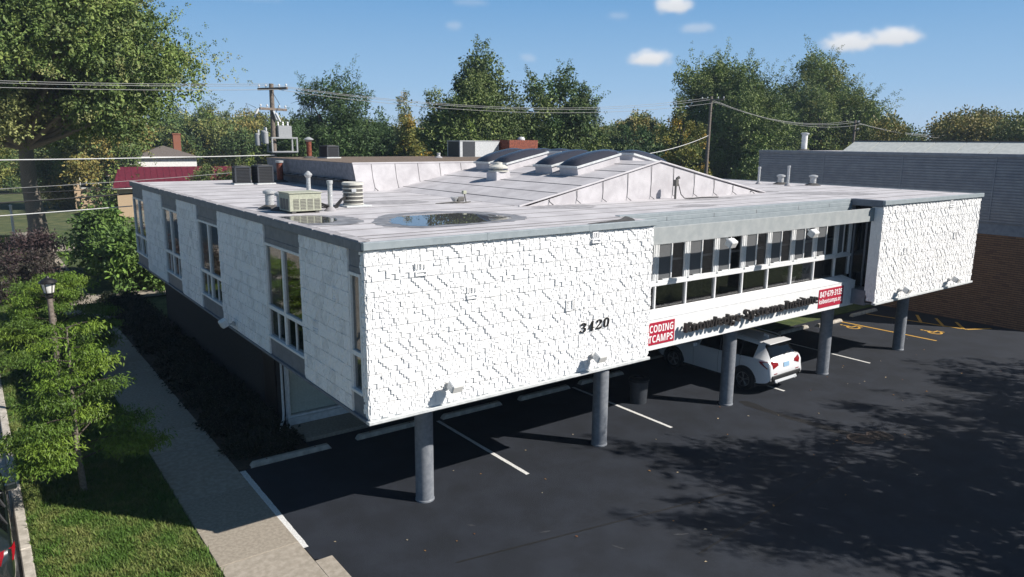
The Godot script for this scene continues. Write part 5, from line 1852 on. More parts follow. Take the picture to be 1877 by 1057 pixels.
	xbox(st, Transform3D(Basis(Vector3.RIGHT, 0.2), Vector3(0.0, 1.70, 1.55)), Vector3(0.02, 0.045, 0.09), 0.015)
	obj("antenna_fin", st, paint, t)
	# front grille
	st = mb()
	for s in [-1.0, 1.0]:
		xbox(st, Transform3D(Basis.IDENTITY, Vector3(s * 0.16, 0.66, -2.375)), Vector3(0.13, 0.09, 0.02), 0.02)
	obj("grille", st, M.car_trim, t)
	return t

func build_cars() -> void:
	make_suv("white SUV parked nose-in under the building, tail to the lot", Vector3(15.05, 0, -3.46), 0.02, M.car_white)
	make_suv("dark green car parked at the kerb, cut off at the lower left", Vector3(-6.49, -0.125, -4.62), 0.0, M.car_dark)

# ---------------------------------------------------------------- trees
# a clump of leaves about 0.5 m across; shapes: 0 broad leaves, 1 narrow leaves, 2 fine drooping sprays, 3 needles
func clump_mesh(shape: int, seed_: int) -> ArrayMesh:
	var key := "clump%d_%d" % [shape, seed_]
	if shared.has(key):
		return shared[key]
	var r := RandomNumberGenerator.new()
	r.seed = seed_
	var st := mb()
	var n: int = [16, 18, 26, 20][shape]
	for k in n:
		var d := Vector3(r.randfn(), r.randfn(), r.randfn()).normalized()
		var o := d * r.randf_range(0.05, 0.42)
		var dir := (d + Vector3(r.randf_range(-0.6, 0.6), r.randf_range(-0.7, 0.3), r.randf_range(-0.6, 0.6))).normalized()
		var l: float = [0.24, 0.27, 0.15, 0.20][shape] * r.randf_range(0.75, 1.3)
		var w: float = l * [0.62, 0.34, 0.30, 0.14][shape]
		if shape == 2:
			# leaflets along a drooping spray
			var a := r.randf() * TAU
			var along := Vector3(cos(a), -0.15, sin(a))
			o = along * r.randf_range(0.0, 0.55) + Vector3(0, -0.25 * r.randf(), 0)
			dir = (along * 0.5 + Vector3(r.randf_range(-0.8, 0.8), r.randf_range(-0.9, 0.05), r.randf_range(-0.8, 0.8))).normalized()
		var side := dir.cross(Vector3(r.randfn(), r.randfn(), r.randfn()).normalized()).normalized()
		var up := side.cross(dir)
		var mid := o + dir * l * 0.5
		var e := o + dir * l - Vector3(0, l * 0.12, 0)
		tri(st, o, mid + side * w * 0.5 + up * w * 0.16, e)
		tri(st, o, e, mid - side * w * 0.5 + up * w * 0.16)
	shared[key] = done(st)
	return shared[key]

var clump_count := 0
var leaf_tris := 0
# boughs: [centre, radii]; clumps per bough by volume
func foliage(parent: Node3D, boughs: Array, per_m3: float, size: float, cols: Array, shape: int, seed_: int, m: Material, lean := Vector3.ZERO, called := "", label := "", category := "", sprays := 0) -> void:
	var r := RandomNumberGenerator.new()
	r.seed = seed_
	var places := []
	var tints := []
	for b in boughs:
		var c: Vector3 = b[0]
		var q: Vector3 = b[1]
		var n := int(clampf(4.19 * q.x * q.y * q.z * per_m3, 10, 900))
		var base: Color = cols[r.randi() % cols.size()]
		for k in n:
			var d := Vector3(r.randfn(), r.randfn(), r.randfn()).normalized()
			var rad := pow(r.randf(), 0.42) * r.randf_range(0.85, 1.12)
			var p := c + Vector3(d.x * q.x, d.y * q.y, d.z * q.z) * rad
			p += lean * maxf(0.0, rad - 0.7) * r.randf() * 1.6
			var s := size * r.randf_range(0.65, 1.25)
			var bs := Basis(Vector3(r.randfn(), r.randfn(), r.randfn()).normalized(), r.randf() * TAU) if shape != 2 else Basis(Vector3.UP, r.randf() * TAU)
			places.append(Transform3D(bs.scaled(Vector3(s, s, s)), p))
			var t: Color = base.lerp(cols[r.randi() % cols.size()], r.randf() * 0.6)
			var v := r.randf_range(0.75, 1.25) * 2.1
			tints.append(Color(t.r * v * 1.12, t.g * v * 0.98, t.b * v * 1.25))
	# twigs that stand out of the crown, each a short run of shrinking clumps
	if sprays > 0:
		var mid := Vector3.ZERO
		for b in boughs:
			mid += b[0] / boughs.size()
		for b in boughs:
			var c: Vector3 = b[0]
			var q: Vector3 = b[1]
			for k in sprays:
				var d := ((c - mid).normalized() * 0.9 + Vector3(0, 0.45, 0) + Vector3(r.randfn(), r.randfn(), r.randfn()) * 0.55 + lean * 0.35).normalized()
				var p := c + d * q.x * r.randf_range(0.55, 0.85)
				var l := q.x * r.randf_range(0.5, 1.25)
				var base: Color = cols[r.randi() % cols.size()]
				for j in 5:
					var f := (j + 1) / 5.0
					var pp := p + d * l * f + Vector3(r.randfn(), r.randfn(), r.randfn()) * 0.10 * size - Vector3(0, 0.10 * l * f * f, 0)
					var s := size * lerpf(0.85, 0.42, f)
					places.append(Transform3D(Basis(Vector3(r.randfn(), r.randfn(), r.randfn()).normalized(), r.randf() * TAU).scaled(Vector3(s, s, s)), pp))
					var v := r.randf_range(1.6, 2.6)
					tints.append(Color(base.r * v * 1.12, base.g * v * 0.98, base.b * v * 1.25))
	clump_count += places.size()
	if parent == self:
		var mm := MultiMesh.new()
		mm.transform_format = MultiMesh.TRANSFORM_3D
		mm.use_colors = true
		mm.mesh = clump_mesh(shape, 40)
		mm.instance_count = places.size()
		for k in places.size():
			mm.set_instance_transform(k, places[k])
			mm.set_instance_color(k, tints[k])
		var o := MultiMeshInstance3D.new()
		o.name = numbered(called)
		o.multimesh = mm
		o.material_override = m
		o.set_meta("kind", "stuff")
		tag(o, label, category)
		add_child(o)
		return
	# one mesh of leaves for the whole crown
	var vs := PackedVector3Array()
	var ns := PackedVector3Array()
	var cs := PackedColorArray()
	var src := []
	for v in 3:
		var arr := clump_mesh(shape, 40 + v).surface_get_arrays(0)
		src.append([arr[Mesh.ARRAY_VERTEX], arr[Mesh.ARRAY_NORMAL]])
	for k in places.size():
		var q: Array = src[k % 3]
		var tr: Transform3D = places[k]
		var pv: PackedVector3Array = q[0]
		var pn: PackedVector3Array = q[1]
		vs.append_array(tr * pv)
		ns.append_array(Transform3D(tr.basis.orthonormalized(), Vector3.ZERO) * pn)
		var pc := PackedColorArray()
		pc.resize(pv.size())
		pc.fill(tints[k])
		cs.append_array(pc)
	leaf_tris += vs.size() / 3
	var arrays := []
	arrays.resize(Mesh.ARRAY_MAX)
	arrays[Mesh.ARRAY_VERTEX] = vs
	arrays[Mesh.ARRAY_NORMAL] = ns
	arrays[Mesh.ARRAY_COLOR] = cs
	var am := ArrayMesh.new()
	am.add_surface_from_arrays(Mesh.PRIMITIVE_TRIANGLES, arrays)
	put_mesh(am, "crown", m, parent)

# a broad-leaved tree: forked trunk, limbs to every bough
func tree(called: String, label: String, at: Vector3, h: float, rad: float, low: float, n_boughs: int, opt: Dictionary) -> Node3D:
	var t := thing(called, label, opt.get("category", "tree"), at, 0.0, opt.get("group", ""))
	var r := RandomNumberGenerator.new()
	r.seed = opt.get("seed", 1)
	var lean: Vector3 = opt.get("lean", Vector3.ZERO)
	var taper: float = opt.get("taper", 0.55)          # how far the crown narrows to its top
	var boughs := []
	var spots := []
	var top_y := h
	n_boughs = int(n_boughs * 1.45)
	# the crown is a bundle of uneven lobes: axis offset, top, width
	var lobes := [[Vector3.ZERO, 1.0, 0.66]]
	for k in int(opt.get("lobes", 5)):
		var la: float = k * 2.39996 + r.randf_range(-0.6, 0.6)
		var ld := rad * r.randf_range(0.28, 0.62)
		lobes.append([Vector3(cos(la) * ld, 0, sin(la) * ld), r.randf_range(0.60, 0.96), r.randf_range(0.42, 0.60)])
	for k in n_boughs:
		var f := (k + 0.5) / n_boughs                     # height in the crown
		var lobe: Array = lobes[(k * 7 + k / 3) % lobes.size()]
		top_y = h * float(lobe[1])
		var y := lerpf(low + 0.12 * h, top_y * 0.95, pow(f, 0.8)) + r.randf_range(-0.04, 0.04) * h
		var prof := sin(clampf((y - low) / (top_y - low), 0.0, 1.0) * PI * 0.86 + 0.30)
		prof = lerpf(prof, prof * (1.0 - taper * (y - low) / (top_y - low)), 1.0)
		var a := k * 2.39996 + r.randf_range(-0.5, 0.5)
		var d := rad * float(lobe[2]) * maxf(0.10, prof) * sqrt(r.randf_range(0.08, 1.0)) * r.randf_range(0.75, 1.05)
		var c: Vector3 = Vector3(cos(a) * d, y, sin(a) * d) + lean * (y / h) + lobe[0] * clampf((y - low) / (0.35 * h) + 0.35, 0.35, 1.0)
		var q: float = rad * r.randf_range(0.17, 0.36) * opt.get("bough", 1.0)
		spots.append(c)
		boughs.append([c, Vector3(q, q * opt.get("flat", 0.72), q)])
	# trunk
	var st := mb()
	var tr: float = opt.get("trunk", 0.035 * h)
	var pts := []
	var rs := []
	for k in 8:
		var f := k / 7.0
		pts.append(Vector3(r.randf_range(-0.04, 0.04) * h * f, h * 0.80 * f, r.randf_range(-0.04, 0.04) * h * f) + lean * f * 0.8)
		rs.append(maxf(0.03, tr * (1.25 if k == 0 else 1.0) * (1.0 - 0.88 * f)))
	pts[0] = Vector3(0, -0.1, 0)
	tube(st, pts, rs, 10, false)
	obj("trunk", st, opt.get("bark", M.bark), t)
	st = mb()
	for k in spots.size():
		var c: Vector3 = spots[k]
		var y0 := clampf(c.y - Vector2(c.x, c.z).length() * 0.75 - 0.06 * h, opt.get("fork", low * 0.7), h * 0.72)
		var f := clampf(y0 / (h * 0.80), 0.0, 0.999) * 7.0
		var a: Vector3 = pts[int(f)].lerp(pts[int(f) + 1], f - int(f))
		var ra: float = lerpf(rs[int(f)], rs[int(f) + 1], f - int(f)) * 0.55
		var m1 := a.lerp(c, 0.5) + Vector3(r.randf_range(-0.1, 0.1), r.randf_range(-0.02, 0.12), r.randf_range(-0.1, 0.1)) * a.distance_to(c)
		tube(st, [a, m1, c], [ra, ra * 0.6, 0.02], 6, false)
		for j in 3:
			var e: Vector3 = c + Vector3(r.randfn(), r.randfn() * 0.7, r.randfn()).normalized() * boughs[k][1].x * 0.9
			tube(st, [m1.lerp(c, 0.5), c.lerp(e, 0.5) + Vector3(0, 0.05, 0), e], [ra * 0.4, 0.02, 0.008], 4, false)
	obj("limbs", st, opt.get("bark", M.bark), t)
	foliage(t, boughs, opt.get("dense", 5.0), opt.get("size", 1.0), opt.cols, opt.get("shape", 0), opt.get("seed", 1) + 500, opt.get("leaf", M.leaf), opt.get("sweep", Vector3.ZERO), "", "", "", opt.get("sprays", 4))
	return t

func spruce(label: String, at: Vector3, h: float, rad: float, seed_: int) -> void:
	var t := thing("spruce_tree", label, "tree", at)
	var st := mb()
	tube(st, [Vector3(0, -0.1, 0), Vector3(0, h * 0.97, 0)], [0.18, 0.02], 8, false)
	obj("trunk", st, M.bark, t)
	var boughs := []
	var r := RandomNumberGenerator.new()
	r.seed = seed_
	for k in 60:
		var f := k / 60.0
		var y := lerpf(0.6, h * 0.97, f)
		var a := k * 2.4
		var d := rad * (1.0 - f) * r.randf_range(0.5, 0.95)
		var q := lerpf(0.75, 0.25, f)
		boughs.append([Vector3(cos(a) * d, y - 0.15 * d, sin(a) * d), Vector3(q, q * 0.45, q)])
	foliage(t, boughs, 22.0, 0.8, [Color(0.018, 0.036, 0.018), Color(0.028, 0.05, 0.024)], 3, seed_, M.leaf)

func shrub(called: String, label: String, at: Vector3, size: Vector3, n: int, opt: Dictionary) -> void:
	var t := thing(called, label, opt.get("category", "bush"), at, 0.0, opt.get("group", ""))
	var r := RandomNumberGenerator.new()
	r.seed = opt.get("seed", 3)
	var boughs := []
	var st := mb()
	for k in n:
		var a := r.randf() * TAU
		var d := sqrt(r.randf())
		var y := r.randf_range(0.10, 0.85)
		var w := sqrt(maxf(0.1, 1.0 - y * y * 0.85))
		var c := Vector3(cos(a) * d * size.x * w, y * size.y, sin(a) * d * size.z * w)
		var q: float = opt.get("bough", 0.3) * r.randf_range(0.7, 1.3)
		boughs.append([c, Vector3(q, q * 0.8, q)])
		tube(st, [Vector3(c.x * 0.2, -0.05, c.z * 0.2), Vector3(c.x * 0.6, c.y * 0.6, c.z * 0.6), c], [0.035, 0.02, 0.008], 5, false)
	obj("stems", st, M.bark, t)
	foliage(t, boughs, opt.get("dense", 14.0), opt.get("size", 0.8), opt.cols, opt.get("shape", 0), opt.get("seed", 3) + 900, M.leaf)

func build_trees() -> void:
	var green := [Color(0.052, 0.082, 0.020), Color(0.075, 0.105, 0.026), Color(0.040, 0.064, 0.018)]
	var deep := [Color(0.028, 0.055, 0.016), Color(0.04, 0.075, 0.02), Color(0.022, 0.042, 0.014)]
	var olive := [Color(0.075, 0.10, 0.022), Color(0.10, 0.115, 0.025), Color(0.055, 0.08, 0.018)]
	var bright := [Color(0.080, 0.118, 0.028), Color(0.10, 0.138, 0.032), Color(0.062, 0.096, 0.024)]
	var gold := [Color(0.20, 0.15, 0.02), Color(0.12, 0.12, 0.022), Color(0.09, 0.10, 0.022)]
	var light := [Color(0.12, 0.17, 0.025), Color(0.09, 0.14, 0.022)]
	# big elm at the left
	tree("elm_tree", "huge spreading tree with a forked pale trunk at the far left", Vector3(-2.1, 0, -43.7), 22.0, 12.5, 6.0, 62, {"seed": 11, "cols": [Color(0.06, 0.10, 0.02), Color(0.085, 0.125, 0.026), Color(0.045, 0.075, 0.018), Color(0.11, 0.13, 0.04)], "trunk": 0.62, "fork": 7.2, "bark": M.bark_pale, "dense": 2.3, "size": 1.02, "taper": 0.22, "bough": 0.72, "sprays": 9})
	# row behind the building
	tree("willow_tree", "dark wind-swept willow right behind the transformer pole", Vector3(19.7, 0, -49.5), 12.5, 6.6, 2.0, 46, {"seed": 12, "cols": deep, "shape": 1, "dense": 4.4, "size": 1.05, "taper": 0.02, "sweep": Vector3(2.2, 1.0, 1.6)})
	tree("yellowing_tree", "yellowing round tree between the willow and the tall maple", Vector3(31.6, 0, -56.9), 12.4, 3.4, 2.5, 18, {"seed": 13, "cols": gold + olive, "dense": 5.0, "size": 1.05})
	tree("maple_tree", "tallest dark maple behind the middle of the roof", Vector3(29.2, 0, -40.4), 14.5, 6.0, 1.5, 48, {"seed": 14, "cols": green, "dense": 5.0, "size": 1.05, "taper": 0.35, "sweep": Vector3(0.8, 0.5, 0.6)})
	tree("maple_tree", "green maple just right of the tallest one, above the rusty box", Vector3(35.8, 0, -37.7), 13.3, 5.0, 1.5, 36, {"seed": 15, "cols": green + deep, "dense": 5.0, "size": 1.05, "taper": 0.35, "sweep": Vector3(1.0, 0.6, 0.7)})
	spruce("small dark spruce with pointed top right of the maples", Vector3(47.1, 0, -45.2), 11.9, 2.4, 16)
	tree("round_tree", "round dark green tree low between the spruce and the pole", Vector3(53.4, 0, -46.7), 11.0, 3.6, 2.0, 16, {"seed": 17, "cols": deep + green, "dense": 5.0, "size": 1.05})
	tree("yellowing_tree", "yellow and green tree just left of the bare wooden pole", Vector3(44.2, 0, -31.6), 11.4, 2.9, 1.5, 20, {"seed": 18, "cols": gold + olive, "dense": 5.0, "size": 0.95})
	tree("cottonwood_tree", "tall leafy cottonwood behind the wooden pole", Vector3(62.0, 0, -41.8), 16.4, 7.8, 1.0, 52, {"seed": 19, "cols": green + bright, "dense": 3.9, "size": 1.05, "taper": 0.35, "sweep": Vector3(0.8, 0.5, 0.6)})
	tree("cottonwood_tree", "tallest open cottonwood at the right above the metal wall", Vector3(86.3, 0, -45.4), 18.6, 10.0, 2.0, 56, {"seed": 20, "cols": bright + olive, "dense": 3.0, "size": 1.1, "taper": 0.20, "bough": 0.85, "sweep": Vector3(0.8, 0.5, 0.6)})
	tree("bushy_tree", "bright yellow-green low tree behind the skylights", Vector3(28.6, 0, -25.6), 7.6, 2.3, 0.6, 16, {"seed": 22, "cols": light, "dense": 5.0, "size": 0.85})
	tree("bushy_tree", "lighter green low tree above the grey rooftop unit", Vector3(23.6, 0, -32.7), 8.9, 2.0, 0.8, 14, {"seed": 23, "cols": green + light, "dense": 6.0, "size": 0.9})
	for q in [[26.0, -62.0, 10.0, 4.6, 24], [33.5, -66.0, 9.6, 4.6, 25], [22.0, -57.0, 8.6, 3.6, 26], [39.5, -52.0, 10.2, 4.0, 27], [50.0, -41.0, 8.2, 3.6, 28], [62.0, -44.0, 11.5, 4.4, 29], [100.0, -48.0, 13.0, 5.4, 30]]:
		tree("filler_tree", ["dark tree low behind the willow's right side", "dark tree in the gap below the yellowing tree", "dark tree under the willow's left edge", "dark tree filling the gap behind the two maples", "dark low tree behind the wooden pole's left side", "dark tree between the two cottonwoods", "dark tree right of the tallest cottonwood"][q[4] - 24], Vector3(q[0], 0, q[1]), q[2], q[3], 1.0, 18, {"seed": q[4], "cols": deep, "dense": 2.4, "size": 1.35, "group": "dark trees behind the taller ones"})
	# left distance
	tree("distant_tree", "hazy green tree left of the transformer pole, beyond the thin poles", Vector3(24.6, 0, -106.3), 12.6, 5.5, 2.0, 14, {"seed": 41, "cols": olive + green, "dense": 2.4, "size": 1.4})
	tree("distant_tree", "hazy brownish tree directly left of the transformer pole", Vector3(31.0, 0, -101.0), 11.4, 5.0, 2.0, 14, {"seed": 42, "cols": gold + olive, "dense": 2.4, "size": 1.4})
	tree("distant_tree", "dark broad tree behind the chimney house", Vector3(17.5, 0, -95.3), 12.0, 6.5, 2.0, 16, {"seed": 43, "cols": deep + green, "dense": 2.4, "size": 1.4})
	tree("distant_tree", "yellowish tree left of the chimney house under the big crown", Vector3(6.0, 0, -88.0), 11.0, 6.0, 1.5, 16, {"seed": 44, "cols": olive + gold, "dense": 2.4, "size": 1.4})
	tree("distant_tree", "dark tree low at the left edge under the big crown", Vector3(-6.0, 0, -78.0), 10.0, 5.5, 1.5, 16, {"seed": 45, "cols": deep + olive, "dense": 2.6, "size": 1.4})
	tree("yard_tree", "small tree in front of the red metal roof", Vector3(13.2, 0, -62.0), 5.4, 2.3, 0.6, 12, {"seed": 46, "cols": green, "dense": 5.0, "size": 1.0})
	tree("yard_tree", "low green tree right of the red metal roof", Vector3(16.5, 0, -60.0), 5.6, 3.0, 0.5, 14, {"seed": 47, "cols": green + light, "dense": 4.5, "size": 1.0})
	tree("yard_tree", "low dark tree beneath the transformer pole", Vector3(10.8, 0, -36.0), 5.6, 2.4, 0.4, 14, {"seed": 48, "cols": deep + green, "dense": 5.0, "size": 0.9})
	# tall shrubs past the building's far corner
	for q in [[1.2, -31.5, 2.4, 3.6, 51], [3.6, -33.5, 2.2, 4.3, 52], [0.6, -36.5, 1.5, 4.4, 53], [6.0, -33.0, 2.2, 4.6, 54]]:
		shrub("tall_shrub", ["leafy green shrub nearest the building's far corner", "tall dense shrub behind the far corner shrub", "tall leafy shrub beside the distant sidewalk", "dense shrub hidden half behind the building's far end"][q[4] - 51], Vector3(q[0], 0, q[1]), Vector3(q[2], q[3], q[2]), 44, {"seed": q[4], "cols": [Color(0.045, 0.085, 0.016), Color(0.065, 0.12, 0.02), Color(0.03, 0.06, 0.014)], "bough": 0.55, "dense": 7.0, "size": 1.0, "group": "tall shrubs past the far corner"})
	# dark purple bush beside the street lamp
	shrub("purple_bush", "dark purple-brown leafless looking bush behind the lamp post", Vector3(-3.9, 0, -30.5), Vector3(1.9, 2.6, 2.2), 40, {"seed": 55, "cols": [Color(0.022, 0.017, 0.014), Color(0.033, 0.024, 0.019), Color(0.020, 0.022, 0.012)], "bough": 0.45, "dense": 13.0, "size": 0.7, "shape": 1})
	shrub("purple_bush", "second dark purple bush at the foot of the big tree", Vector3(-2.9, 0, -39.0), Vector3(1.8, 2.8, 1.8), 30, {"seed": 56, "cols": [Color(0.022, 0.017, 0.014), Color(0.030, 0.023, 0.018)], "bough": 0.45, "dense": 11.0, "size": 0.75, "shape": 1})
	# young street trees on the lawn, layered drooping sprays
	street_tree("young feathery street tree nearest the camera on the lawn", Vector3(-4.12, 0, -6.3), 4.0, 1.5, 61)
	street_tree("young feathery street tree behind the lamp post", Vector3(-3.55, 0, -16.6), 3.5, 2.0, 62)
	# ground cover in the shaded bed along the side wall
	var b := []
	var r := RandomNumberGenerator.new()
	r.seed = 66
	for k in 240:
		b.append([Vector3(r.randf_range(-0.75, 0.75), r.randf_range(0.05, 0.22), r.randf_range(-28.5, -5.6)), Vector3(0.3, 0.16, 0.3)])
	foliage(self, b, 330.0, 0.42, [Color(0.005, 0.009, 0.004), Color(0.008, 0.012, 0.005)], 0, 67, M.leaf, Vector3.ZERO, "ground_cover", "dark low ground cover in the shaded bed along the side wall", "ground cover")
	# maples of the front street, out of frame, whose shade lies on the lot
	tree("street_maple", "street maple farthest left along the lot's front edge, casting the broad shade", Vector3(16.4, 0, 10.9), 9.8, 5.2, 3.0, 30, {"seed": 71, "cols": green, "dense": 1.5, "size": 1.0, "bough": 0.85, "flat": 0.6})
	tree("street_maple", "street maple between the other two along the lot's front edge", Vector3(22.6, 0, 12.8), 9.8, 4.8, 3.2, 24, {"seed": 70, "cols": green, "dense": 1.5, "size": 1.0, "bough": 0.85, "flat": 0.6})
	tree("street_maple", "street maple farthest right along the lot's front edge, thinly leaved", Vector3(28.8, 0, 10.8), 9.4, 5.8, 3.0, 24, {"seed": 72, "cols": green, "dense": 0.6, "size": 1.0, "bough": 0.8, "flat": 0.6})
	# houses' trees across the street, mirrored in the side windows
	for q in [[-24.0, -4.0, 73], [-25.0, -20.0, 74], [-23.0, -38.0, 75]]:
		tree("parkway_tree", ["tree across the street opposite the lawn", "tree across the street opposite the building", "tree across the street opposite the far corner"][q[2] - 73], Vector3(q[0], 0, q[1]), 9.0, 3.6, 2.5, 14, {"seed": q[2], "cols": green, "dense": 2.6, "size": 1.2, "group": "trees across the street"})

func street_tree(label: String, at: Vector3, h: float, rad: float, seed_: int) -> void:
	var t := thing("street_tree", label, "tree", at, 0.0, "young street trees on the lawn")
	var r := RandomNumberGenerator.new()
	r.seed = seed_
	var st := mb()
	tube(st, [Vector3(0, -0.08, 0), Vector3(-0.05, h * 0.3, 0.02), Vector3(-0.02, h * 0.62, -0.03), Vector3(0.02, h * 0.95, 0)], [0.075, 0.06, 0.04, 0.012], 9, false)
	obj("trunk", st, M.bark_pale, t)
	var boughs := []
	st = mb()
	for k in 30:
		var f := k / 29.0
		var y := lerpf(h * 0.27, h * 0.98, f)
		var a := k * 2.39996 + r.randf_range(-0.4, 0.4)
		var d := rad * (1.0 - 0.62 * f) * r.randf_range(0.45, 1.0)
		var q := rad * lerpf(0.34, 0.2, f) * r.randf_range(0.8, 1.2)
		var c := Vector3(cos(a) * d, y, sin(a) * d)
		boughs.append([c, Vector3(q, q * 0.34, q)])
		tube(st, [Vector3(0, y - d * 0.25, 0), c * Vector3(0.6, 1, 0.6) + Vector3(0, -d * 0.05, 0), c], [0.02, 0.013, 0.006], 5, false)
	obj("limbs", st, M.bark, t)
	foliage(t, boughs, 340.0, 0.56, [Color(0.048, 0.092, 0.010), Color(0.066, 0.112, 0.012), Color(0.032, 0.064, 0.009)], 2, seed_ + 5, M.leaf_fine)

# ---------------------------------------------------------------- poles and wires
func pole(label: String, at: Vector3, h: float, lean: Vector3, arms: Array) -> Node3D:
	var t := thing("utility_pole", label, "utility pole", at, 0.0, "wooden utility poles along the alley")
	var st := mb()
	tube(st, [Vector3(0, -0.2, 0), lean * 0.5 + Vector3(0, h * 0.5, 0), lean + Vector3(0, h, 0)], [0.17, 0.145, 0.11], 12)
	obj("pole", st, M.wood_pole, t)
	for a in arms:
		st = mb()
		var y: float = a[0]
		var c := lean * (y / h) + Vector3(0, y, 0)
		xbox(st, Transform3D(Basis(Vector3.UP, a[2]), c + Vector3(0, 0, 0.16)), Vector3(a[1], 0.06, 0.05), 0.01)
		var arm := obj("cross_arm", st, M.wood_pole, t)
		for s in [-0.92, -0.45, 0.45, 0.92]:
			st = mb()
			var p: Vector3 = c + Basis(Vector3.UP, a[2]) * Vector3(s * a[1], 0.06, 0) + Vector3(0, 0, 0.16)
			lathe(st, p, [Vector2(0.02, 0.0), Vector2(0.02, 0.06), Vector2(0.055, 0.07), Vector2(0.05, 0.12), Vector2(0.03, 0.15), Vector2(0, 0.16)], 10)
			obj("insulator", st, M.porcelain, arm)
	return t

func wire(label: String, a: Vector3, b: Vector3, sag: float, r: float, m: Material, group := "") -> void:
	var st := mb()
	var pts := []
	var rs := []
	var n := 18
	var mid := (a + b) / 2
	for k in n + 1:
		var f := float(k) / n
		pts.append(a.lerp(b, f) - Vector3(0, sag * 4.0 * f * (1.0 - f), 0) - mid)
		rs.append(r)
	tube(st, pts, rs, 5)
	var o := obj("power_line", st, m)
	o.position = mid
	tag(o, label, "cable", group)

func build_poles() -> void:
	var p1 := Vector3(7.3, 0, -26.0)
	var p2 := Vector3(41.15, 0, -26.0)
	var t := pole("transformer pole with cans and cross arms behind the building's left half", p1, 10.6, Vector3(0.1, 0, 0), [[10.35, 0.95, PI / 2 + 0.5], [9.35, 0.95, 0.5]])
	# three transformer cans and a platform
	for q in [[-0.42, 8.0, 0.25], [-0.72, 7.9, 0.0], [-0.3, 8.05, -0.35]]:
		var st := mb()
		lathe(st, Vector3(q[0], q[1] - 0.35, q[2]), [Vector2(0.0, 0.0), Vector2(0.13, 0.0), Vector2(0.14, 0.03), Vector2(0.14, 0.52), Vector2(0.15, 0.53), Vector2(0.13, 0.60), Vector2(0.0, 0.62)], 16)
		var can := obj("transformer_can", st, M.ac_steel, t)
		st = mb()
		lathe(st, Vector3(q[0] + 0.05, q[1] + 0.27, q[2]), [Vector2(0.035, 0.0), Vector2(0.05, 0.05), Vector2(0.035, 0.08), Vector2(0.05, 0.12), Vector2(0.025, 0.17), Vector2(0, 0.18)], 10)
		obj("bushing", st, M.porcelain, can)
	var st := mb()
	box(st, Vector3(0.25, 7.95, -0.35), Vector3(0.95, 8.55, 0.25), 0.02)
	var cab := obj("regulator_box", st, M.ac_steel, t)
	st = mb()
	for x in [0.35, 0.6, 0.85]:
		lathe(st, Vector3(x, 8.55, -0.05), [Vector2(0.04, 0.0), Vector2(0.055, 0.05), Vector2(0.04, 0.09), Vector2(0.055, 0.13), Vector2(0.03, 0.2), Vector2(0, 0.21)], 10)
	obj("bushing", st, M.porcelain, cab)
	st = mb()      # platform frame
	for q in [[-0.15, 7.90, 1.2, 7.98], [-0.15, 7.22, 1.2, 7.28]]:
		box(st, Vector3(q[0], q[1], 0.28), Vector3(q[2], q[3], 0.36), 0.006)
		box(st, Vector3(q[0], q[1], -0.42), Vector3(q[2], q[3], -0.34), 0.006)
	for x in [-0.15, 1.13]:
		box(st, Vector3(x, 7.28, 0.285), Vector3(x + 0.07, 7.90, 0.355))
		box(st, Vector3(x, 7.28, -0.415), Vector3(x + 0.07, 7.90, -0.345))
		box(st, Vector3(x + 0.005, 7.905, -0.34), Vector3(x + 0.065, 7.975, 0.28))
	box(st, Vector3(-0.1, 7.2, -0.4), Vector3(1.15, 7.22, 0.34))
	obj("platform", st, M.ac_steel, t)
	st = mb()      # fuse cut-outs
	for q in [[0.15, 9.05, 0.2, 0.35], [0.28, 8.95, 0.25, 0.45], [-0.75, 9.15, 0.1, -0.5]]:
		xbox(st, Transform3D(Basis(Vector3(0, 0, 1), q[3]), Vector3(q[0], q[1], q[2])), Vector3(0.045, 0.24, 0.045), 0.015)
	obj("fuse_switch", st, M.porcelain, t)
	st = mb()
	for q in [[[-0.8, 9.4, 0.2], [-1.3, 9.6, 0.3], [-0.95, 8.7, 0.2], [-0.6, 8.4, 0.1]], [[0.1, 10.2, 0.1], [0.4, 9.6, 0.2], [0.2, 9.2, 0.2]], [[-0.2, 9.0, 0.2], [-0.4, 8.7, 0.3], [-0.35, 8.4, 0.2]]]:
		var pp := []
		var rr := []
		for c in q:
			pp.append(Vector3(c[0], c[1], c[2]))
			rr.append(0.014)
		tube(st, pp, rr, 5)
	obj("jumper_wire", st, M.cable_dark, t)
	pole("bare wooden pole standing between the yellow tree and the cottonwoods", p2, 11.35, Vector3(0.25, 0, 0), [[11.1, 0.9, PI / 2 + 0.4]])
	pole("distant dark pole with double cross arms above the metal-clad wall", Vector3(67.2, 0, -28.7), 10.2, Vector3.ZERO, [[9.9, 1.3, 0.7], [9.2, 1.2, 0.7]])
	pole("thin distant pole at the right edge above the neighbour's roof", Vector3(114.5, 0, -33.0), 10.2, Vector3.ZERO, [[10.3, 1.2, 0.9]])
	pole("alley pole beyond the left edge of the view", Vector3(-27.0, 0, -25.0), 10.8, Vector3.ZERO, [[10.4, 0.95, PI / 2]])
	for q in [[22.0, -94.4, 8.8, "left of the two thin pale poles beyond the red roof"], [25.1, -92.4, 8.8, "right of the two thin pale poles beyond the red roof"]]:
		t = thing("yard_pole", q[3], "pole", Vector3(q[0], 0, q[1]), 0.0, "thin pale poles in the distance")
		st = mb()
		tube(st, [Vector3.ZERO, Vector3(0, q[2], 0)], [0.09, 0.06], 8)
		obj("pole", st, M.edge_pale, t)
		st = mb()
		lathe(st, Vector3(0, q[2], 0), [Vector2(0.08, -0.04), Vector2(0.08, 0.02), Vector2(0, 0.06)], 8)
		obj("cap", st, M.galvanised, t)
	# overhead wires
	var hs := [[10.62, -0.6, "top wire"], [10.50, 0.0, "middle wire"], [10.28, 0.75, "lowest wire"]]
